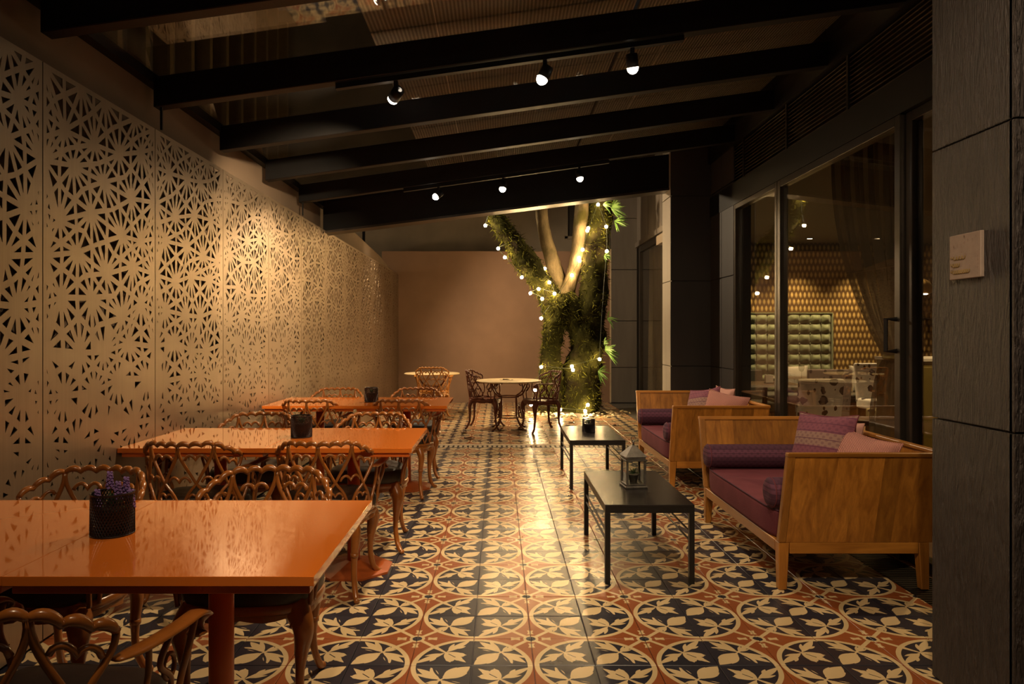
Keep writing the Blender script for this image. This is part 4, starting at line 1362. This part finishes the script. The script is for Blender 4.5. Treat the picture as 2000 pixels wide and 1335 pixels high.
def limb(name, path, mat, ns=18, amp=.10, parent=tree, freq=2.4, seed=0.0):
    """path of (px, py, radius_px, dy) seen from the terrace at the depth of the tree"""
    pts = smooth_path(path, 9)
    px = TY / F
    b = MB()
    C3 = [at(p[0], p[1], TY) + Vector((0, p[3], 0)) for p in pts]
    R3 = [p[2] * px for p in pts]
    vs_, fs = [], []
    m = len(C3)
    for i in range(m):
        t_ = (C3[min(i + 1, m - 1)] - C3[max(i - 1, 0)]).normalized()
        n1 = Vector((0, 1, 0)); n1 = (n1 - t_ * n1.dot(t_)).normalized(); n2 = t_.cross(n1)
        for k in range(ns):
            a = 2 * PI * k / ns
            d = n1 * math.cos(a) + n2 * math.sin(a)
            p = C3[i] + d * R3[i]
            nz_ = noise.noise(p * freq + Vector((seed, 0, 0))) * .6 + noise.noise(p * freq * 3.1) * .3 + noise.noise(p * freq * 8) * .16
            vs_.append(p + d * R3[i] * amp * 3.2 * nz_ - OX)
    for i in range(m - 1):
        for k in range(ns):
            fs.append((i * ns + k, i * ns + (k + 1) % ns, (i + 1) * ns + (k + 1) % ns, (i + 1) * ns + k))
    fs.append(tuple((m - 1) * ns + k for k in range(ns)))
    b.add(vs_, fs)
    o = b.build(name, mat, parent, True)
    return o, [v_ for v_ in vs_], C3


lt, lv_, _ = limb('trunk', [(1080, 818, 32, 0), (1079, 790, 25, 0), (1078, 740, 22, 0), (1078, 690, 21, 0), (1083, 640, 24, 0), (1090, 600, 27, 0), (1088, 575, 22, 0)], M['bark_moss'], 34, .16, seed=1)
rt_, rv_, _ = limb('trunk', [(1130, 815, 44, 0), (1133, 780, 38, 0), (1137, 740, 35, 0), (1143, 690, 33, 0), (1148, 640, 32, 0), (1156, 590, 30, 0), (1162, 530, 27, .05), (1168, 470, 25, .08), (1176, 410, 24, .1), (1184, 350, 23, .15), (1192, 290, 20, .2)], M['bark_moss'], 36, .15, seed=2)
jn, jv_, _ = limb('trunk', [(1140, 680, 14, -.05), (1128, 640, 20, -.04), (1112, 600, 26, 0), (1100, 575, 20, 0)], M['bark_moss'], 18, .1, seed=3)
lb_, bv_, _ = limb('branch', [(1092, 610, 22, 0), (1070, 578, 22, 0), (1046, 540, 21, -.05), (1020, 500, 19, -.1), (996, 468, 17, -.15), (976, 436, 16, -.2), (962, 400, 15, -.25), (950, 350, 13, -.3)], M['bark_moss'], 24, .18, seed=4)
mb_, mv_, _ = limb('branch', [(1108, 600, 18, .15), (1096, 555, 16, .2), (1082, 510, 15, .25), (1068, 460, 13, .3), (1060, 410, 12, .3), (1064, 350, 11, .3)], M['bark_pale'], 16, .05, seed=5)
nb_, nv_, _ = limb('branch', [(1098, 600, 18, .05), (1112, 560, 14, .05), (1126, 510, 13, .05), (1132, 460, 13, .08), (1137, 410, 14, .1), (1140, 350, 13, .1)], M['bark_pale'], 16, .05, seed=6)
for o, cs_, n_ in ((lt, lv_, 2600), (rt_, rv_, 4800), (jn, jv_, 900), (lb_, bv_, 2600)):
    b = MB(); rr = random.Random(n_)
    for _ in range(n_):
        c = Vector(rr.choice(cs_)) + Vector((rr.gauss(0, .012), rr.gauss(0, .012), rr.gauss(0, .02)))
        d = Vector((rr.gauss(0, 1), rr.gauss(-.4, 1), rr.gauss(-.5, .8))).normalized() * rr.uniform(.04, .13)
        s_ = Vector((rr.gauss(0, 1), rr.gauss(0, 1), rr.gauss(0, 1))).normalized() * .010
        b.add([c - s_, c + s_, c + d], [(0, 1, 2)])
    tag(b.build('moss', M['moss'], o), kind='stuff')


def fern(px, py, dY, n_, L, w, seed, up=.6):
    rr = random.Random(seed)
    base = at(px, py, TY + dY) - OX
    for i in range(n_):
        a = rr.uniform(-1.2, 1.9); l_ = L * rr.uniform(.6, 1.1)
        d = Vector((math.cos(a * .8) * .9, -.45 + rr.uniform(-.4, .2), up * math.sin(a) + rr.uniform(-.2, .3)))
        d.normalize()
        sd = d.cross(Vector((rr.uniform(-.4, .4), 1, .2))).normalized()
        b = MB(); k = 6; vs_ = []
        for j in range(k + 1):
            t_ = j / k
            c = base + d * l_ * t_ + Vector((0, 0, -.5 * l_ * t_ * t_ * .6))
            ww = w * (math.sin(PI * min(1, t_ * .92 + .08)) ** .7)
            vs_ += [c - sd * ww, c + Vector((0, -.004, .003)), c + sd * ww]
        fs = []
        for j in range(k):
            fs += [(3 * j, 3 * j + 1, 3 * j + 4, 3 * j + 3), (3 * j + 1, 3 * j + 2, 3 * j + 5, 3 * j + 4)]
        b.add(vs_, fs)
        b.build('leaf', M['fern'], tree, True)


fern(1182, 684, -.30, 22, .26, .014, 1)
fern(1180, 672, -.25, 8, .20, .014, 5, 1.0)
fern(1194, 408, -.10, 40, .27, .009, 2)
fern(1200, 432, -.10, 22, .24, .009, 3, -.4)
fern(1186, 622, -.25, 7, .20, .009, 4, 1.1)
fern(1178, 400, -.2, 14, .18, .009, 8)
fern(1180, 500, -.24, 14, .15, .010, 12, -.6)
fern(1168, 725, -.40, 18, .22, .008, 13, -.9)

# tree pit: soil, pebbles, kerb
pit = MB().lathe([(.62, .0), (.60, .012), (.3, .05), (.0, .06)], 28, (1.25, 12.05, 0), cap=False).build('tree_pit', M['soil'])
tag(pit, 'round soil bed at the foot of the tree', 'soil bed')
rr = random.Random(9)
pb = MB().lathe([(.0, -.012), (.018, -.008), (.024, 0), (.018, .010), (.0, .014)], 8, cap=False).mesh('pebble', M['pebble'], True)
for i in range(150):
    a = rr.uniform(0, 2 * PI); r_ = rr.uniform(.42, .70) if i % 3 else rr.uniform(.55, 1.0)
    x, y = 1.25 + r_ * math.cos(a) * 1.05, 12.0 + r_ * math.sin(a) * .9
    if y > 12.3: y = 24.4 - y - rr.uniform(0, .3)
    rp = math.hypot(x - 1.25, y - 12.05)
    zb = 0.0 if rp > .62 else (.012 + (.60 - rp) / .30 * .038 if rp > .3 else .05)
    o = put('pebble', pb, None, loc=(x, y, max(0, zb) + .008), rot=(rr.uniform(-.4, .4), rr.uniform(-.4, .4), rr.uniform(0, 6)))
    s_ = rr.uniform(.7, 1.6); o.scale = (s_ * 1.2, s_ * .9, s_ * .8)
    tag(o, 'small pale pebble strewn around the foot of the tree', 'pebble', 'pebbles around the tree')

# ---- fairy lights: one string on the tree
fs_ = thing('string_lights', 'string of warm fairy lights wound around the mossy tree', 'string lights', tuple(OX))
BULBS = [(960, 388, -.45), (948, 440, -.30), (999, 455, -.25), (1009, 470, -.25), (973, 485, -.28), (986, 502, -.28), (1019, 541, -.26), (1064, 524, -.1), (1065, 537, -.1), (1073, 551, -.2),
         (1083, 573, -.26), (1052, 564, -.30), (1036, 572, -.22), (1059, 583, -.30), (1057, 621, -.22), (1117, 537, -.14), (1132, 509, -.16), (1131, 503, -.14), (1138, 487, -.14), (1149, 445, -.20), (1147, 450, -.22), (1168, 399, -.22),
         (1184, 442, -.26), (1185, 490, -.28), (1171, 701, -.36), (1117, 715, -.40), (1119, 722, -.42), (1057, 716, -.26), (1045, 761, -.22), (1037, 790, -.30), (1094, 799, -.52), (1143, 802, -.50), (1148, 790, -.46)]
BP = [at(x, y, TY + dy_) - OX for x, y, dy_ in BULBS]
b = MB(); rr = random.Random(6)
for i in range(len(BP) - 1):
    a, c = BP[i], BP[i + 1]
    mid = (a + c) / 2 + Vector((rr.uniform(-.03, .03), .02 + .05 * (c - a).length, -.06 * (c - a).length))
    pts = [tuple(a.lerp(mid, t_).lerp(mid.lerp(c, t_), t_) + Vector((0, 0, .026))) for t_ in (0, .2, .4, .6, .8, 1)]
    b.tube(pts, .004, 4)
b.build('cable', M['wire'], fs_)
bl = MB().lathe([(.0, -.030), (.015, -.026), (.026, -.006), (.022, .014), (.009, .022)], 10, cap=False).mesh('bulb', M['bulb'], True)
sk = MB().lathe([(.009, .016), (.009, .030), (.004, .034)], 8).mesh('socket', M['wire'])
for p in BP:
    o = put('bulb', bl, fs_, loc=p); put('socket', sk, o)

# ---- fallen leaves
LV = [(905, 845), (917, 857), (980, 839), (874, 820), (1075, 822), (1068, 827), (1116, 825), (1112, 832), (1040, 825), (1010, 841), (1197, 831), (1175, 794), (903, 806), (1082, 818)]
LVL = ['dry leaf on the tiles before the drain, nearest the orange tables', 'curled dry leaf just behind the trench drain', 'dry leaf on the tiles under the round yard table',
       'dry leaf on the yard tiles beside the farthest orange table', 'dry leaf between the round yard table and the tree pit', 'broad dry leaf before the tree pit, beside the cast chair',
       'dry leaf in front of the tree pit toward the coffee table', 'dry leaf closest to the coffee table corner on the yard tiles', 'dry leaf at the leg of the cast chair near the tree',
       'small dry leaf before the leg of the round yard table', 'dry leaf on the tiles beside the farther sofa', 'dry leaf on the strip by the grey corner wall',
       'dry leaf on the tiles between the two round tables', 'dry leaf at the rim of the tree pit behind the cast chair']
lm = MB(); n = 8; vs_ = []
for j in range(n + 1):
    t_ = j / n; w_ = .034 * math.sin(PI * min(1, t_ * .95 + .05)) ** .8
    vs_ += [(-.075 + .15 * t_, -w_, .012 + .010 * math.sin(t_ * 5)), (-.075 + .15 * t_, 0, .004 + .006 * t_), (-.075 + .15 * t_, w_, .014 + .008 * math.cos(t_ * 4))]
fs2 = []
for j in range(n): fs2 += [(3 * j, 3 * j + 1, 3 * j + 4, 3 * j + 3), (3 * j + 1, 3 * j + 2, 3 * j + 5, 3 * j + 4)]
lm.add(vs_, fs2); lm.tube([(-.12, 0, .010), (-.075, 0, .005)], .002, 4)
lme = lm.mesh('fallen_leaf', M['dry_leaf'], True)
rr = random.Random(8)
for (x, y), lvl in zip(LV, LVL):
    p = floor_at(x, y)
    o = put('fallen_leaf', lme, None, loc=(p.x, p.y, .001), rot=(0, 0, rr.uniform(0, 6.3)))
    s_ = rr.uniform(.8, 1.35); o.scale = (s_, s_, s_ * 1.2)
    tag(o, lvl, 'leaf', 'fallen leaves in the yard')
o = put('fallen_leaf', lme, None, loc=(.13, 9.95, .692), rot=(0, 0, .2)); tag(o, 'dry leaf lying on the round yard table', 'leaf', 'fallen leaves in the yard')

# ================================================================== INSIDE THE RESTAURANT
# tufted green panel on the gold wall
tp = thing('tufted_panel', 'tall green velvet panel with deep button tufts on the gold wall', 'wall panel', (3.0, 11.0, .42))
W_, Hh = 2.17, 1.24
nx, nz = 13, 8


def tuftf(u, v):
    a, c = u * nx, v * nz
    row = int(c)
    s_ = abs(math.sin(PI * a)) ** .55 * abs(math.sin(PI * c)) ** .55
    e = min(1, min(u, 1 - u) * 30, min(v, 1 - v) * 30)
    return (u * W_, -.02 - .075 * s_ * e, v * Hh)


MB().grid(tuftf, nx * 8, nz * 8).build('padding', M['green_velvet'], tp, True)
MB().bb(0, W_, -.02, 0, 0, Hh).build('backing', M['dark_fabric'], tp)
MB().bb(W_, W_ + .015, -.05, 0, 0, Hh + .015).bb(0, W_, -.05, 0, Hh, Hh + .015).build('edging', M['green_velvet'], tp)
bt = MB().lathe([(.0, .012), (.012, .008), (.014, 0)], 8, cap=False).mesh('button', M['green_velvet'], True)
for i in range(1, nx):
    for j in range(1, nz): put('button', bt, tp, loc=(i / nx * W_, -.022, j / nz * Hh), rot=(PI / 2, 0, 0))

# booth bench beneath it
bn = thing('booth_bench', 'dark upholstered bench along the gold wall', 'bench', (4.5, 10.68, 0))
MB().bb(-1.6, 1.6, -.28, .30, .08, .34).build('plinth', M['brown_wood'], bn)
for k in range(4): MB().bb(-1.6 + k * .8 + .004, -.8 + k * .8 - .004, -.32, .22, .34, .46).build('seat_cushion', M['dark_fabric'], bn, bevel=.03, seg=3)
for k, x in enumerate((4.50, 5.55)):
    t = pillow((x, 10.72, .66), (-.25, 0, 0), .42, .16, M['grey_fabric'], ['grey cushion on the bench below the tufted panel', 'grey cushion at the far end of the bench'][k], 'grey cushions on the bench')


def cafe_table(x, y, label, r=.36):
    t = thing('cafe_table', label, 'table', (x, y, 0), 0, 'restaurant tables')
    MB().bb(-r, r, -r, r, .722, .750).build('tabletop', M['brown_wood'], t, bevel=.004)
    MB().bb(-r - .004, r + .004, -r - .004, -r, .724, .749).bb(-r - .004, r + .004, r, r + .004, .724, .749).bb(-r - .004, -r, -r, r, .724, .749).bb(r, r + .004, -r, r, .724, .749).build('edge_band', M['white_edge'], t)
    MB().lathe([(.03, .02), (.03, .722)], 14).build('column', M['black_steel'], t, True)
    MB().lathe([(.22, 0), (.22, .012), (.04, .03)], 24).build('base', M['black_steel'], t, True)
    return t


cafe_table(3.22, 8.55, 'white edged table by the booth nearest the glass')
cafe_table(4.20, 9.55, 'white edged table before the bench and tufted panel')
cafe_table(5.15, 8.75, 'white edged table behind the rose print chairs')
for (x, y, z, lb) in ((3.25, 8.5, .75, 'napkin stand on the table nearest the glass'), (4.42, 9.45, .75, 'napkin stand on the table before the tufted panel')):
    t = thing('napkin_stand', lb, 'napkins', (x, y, z), 0, 'napkin stands')
    MB().bb(-.05, .05, -.03, .03, 0, .01).build('base', M['black_steel'], t)
    for k in (-.018, 0, .018): MB().bb(-.045, .045, k - .005, k + .005, .01, .10).build('napkin', M['white_edge'], t)


def wine_glass(x, y, z, label, s=1.0, fill=None):
    t = thing('wine_glass', label, 'glass', (x, y, z), 0, 'glasses in the restaurant')
    t.scale = (s, s, s)
    MB().lathe([(.034, 0), (.034, .003), (.005, .006), (.004, .085)], 16).build('stem', M['clear'], t, True)
    MB().lathe([(.004, .085), (.026, .100), (.038, .135), (.036, .185), (.034, .185), (.036, .135), (.024, .103), (.0, .092)], 18, cap=False).build('bowl', M['clear'], t, True)
    if fill: MB().lathe([(.0, .094), (.023, .105), (.034, .130), (.0, .130)], 16, cap=False).build('drink', fill, t, True)


wine_glass(5.05, 8.62, .75, 'empty wine glass on the table behind the rose print chairs', 1.2)
wine_glass(4.05, 9.45, .75, 'empty wine glass on the table before the tufted panel')


def uphol_chair(x, y, rz, mat, label, w=.46, top=.90, winged=False):
    t = thing('upholstered_chair', label, 'chair', (x, y, 0), rz, 'restaurant chairs')
    MB().bb(-w / 2, w / 2, -.24, .24, .33, .47).build('seat', mat, t, bevel=.03, seg=3)
    a = .06
    MB().hexa([(-w / 2, -.24, .40), (w / 2, -.24, .40), (w / 2, -.17, .40), (-w / 2, -.17, .40), (-w / 2 - .01, -.24 - a, top), (w / 2 + .01, -.24 - a, top), (w / 2 + .01, -.19 - a, top), (-w / 2 - .01, -.19 - a, top)]).build('backrest', mat, t, bevel=.02, seg=3)
    for sx in (-1, 1):
        for sy in (-1, 1):
            MB().hexa([(sx * (w / 2 - .02) - .015, sy * .23 - .015, 0), (sx * (w / 2 - .02) + .015, sy * .23 - .015, 0), (sx * (w / 2 - .02) + .015, sy * .23 + .015, 0), (sx * (w / 2 - .02) - .015, sy * .23 + .015, 0),
                       (sx * (w / 2 - .03) - .02, sy * .21 - .02, .34), (sx * (w / 2 - .03) + .02, sy * .21 - .02, .34), (sx * (w / 2 - .03) + .02, sy * .21 + .02, .34), (sx * (w / 2 - .03) - .02, sy * .21 + .02, .34)]).build('leg', M['brown_wood'], t)
    return t


uphol_chair(3.06, 7.0, 0.04, M['floral'], 'white rose print chair seen from behind through the glass door', .42, .915)
uphol_chair(4.00, 8.75, -.1, M['floral_dark'], 'mauve rose print chair between the tables behind the glass', .50, .92)
uphol_chair(4.62, 8.2, .35, M['floral_warm'], 'cream rose print chair angled beside the curtain', .46, .90)
uphol_chair(5.15, 9.5, PI, M['floral'], 'white rose print chair facing the room past the curtain', .46, .94)
uphol_chair(3.30, 9.28, PI, M['dark_fabric'], 'dark armchair close to the fixed glass pane', .50, .86)
bw = thing('wooden_stool', 'brown wooden stool bench behind the glass door', 'stool', (3.85, 7.4, 0))
MB().bb(-.3, .3, -.18, .18, .40, .46).build('seat', M['brown_wood'], bw, bevel=.01)
for sx in (-1, 1):
    for sy in (-1, 1): MB().bb(sx * .26 - .025, sx * .26 + .025, sy * .14 - .025, sy * .14 + .025, 0, .40).build('leg', M['brown_wood'], bw)
MB().bb(-.235, .235, -.015, .015, .16, .20).build('stretcher', M['brown_wood'], bw)

# tied back curtain inside the glass door
cn = thing('tied_curtain', 'sheer brown curtain tied back inside the glass door', 'curtain', (2.64, 0, 0))


def cloth(zt_, zb_, yt, yb, ease, folds, amp):
    def f(u, v):
        z = zt_ + (zb_ - zt_) * v
        e = ease(v)
        y0 = yt[0] + (yb[0] - yt[0]) * e; y1 = yt[1] + (yb[1] - yt[1]) * e
        return (amp * math.sin(u * folds * 2 * PI + 1.3 * v) + .012 * math.sin(u * 31), y0 + (y1 - y0) * u, z)
    return f


MB().grid(cloth(2.70, 1.20, (4.62, 5.55), (4.60, 4.80), lambda v: v ** 2.2, 9, .030), 108, 24).build('upper_drape', M['sheer'], cn, True)
MB().grid(cloth(1.17, .02, (4.60, 4.80), (4.52, 4.98), lambda v: min(1, v * 3) ** .6, 7, .030), 84, 14).build('lower_drape', M['sheer'], cn, True)
MB().tube([(.05 * math.cos(i * PI / 10), 4.70 + .11 * math.sin(i * PI / 10), 1.185) for i in range(20)], .014, 6, closed=True).build('tie_band', M['olive'], cn, True)
MB().tube([(0, 4.2, 2.71), (0, 6.0, 2.71)], .012, 8).build('rod', M['black_steel'], cn, True)

# olive console with a glass on it
oc = thing('olive_cabinet', 'tall olive cabinet behind the glass next to the slate pillar', 'cabinet', (3.24, 5.4, 0))
MB().bb(-.22, .30, -.25, .25, .06, 1.14).build('body', M['olive'], oc, bevel=.006)
MB().bb(-.23, .31, -.26, .26, 1.14, 1.165).build('worktop', M['white_edge'], oc, bevel=.003)
MB().bb(-.20, .28, -.23, .23, 0, .06).build('plinth', M['black_steel'], oc)
for s in (-1, 1): MB().bb(.04 + s * .128 - .122, .04 + s * .128 + .122, -.265, -.25, .10, 1.10).build('door', M['olive'], oc, bevel=.003)
wine_glass(3.10, 5.22, 1.165, 'wine glass standing on the olive cabinet', .9)
wine_glass(3.14, 5.34, 1.165, 'larger wine glass behind the other on the olive cabinet', 1.15)
# brass pendant
pd = thing('pendant_lamp', 'small brass pendant lamp hanging in the restaurant', 'lamp', (4.2, 7.0, 1.80))
MB().lathe([(.05, -.06), (.085, -.05), (.095, .0), (.06, .06), (.012, .09)], 20).build('shade', M['brass'], pd, True)
MB().tube([(0, 0, .09), (0, 0, .96)], .004, 6).build('cord', M['black_steel'], pd)
MB().lathe([(.045, -.062), (.045, -.066)], 14).build('bulb', M['downlight'], pd)
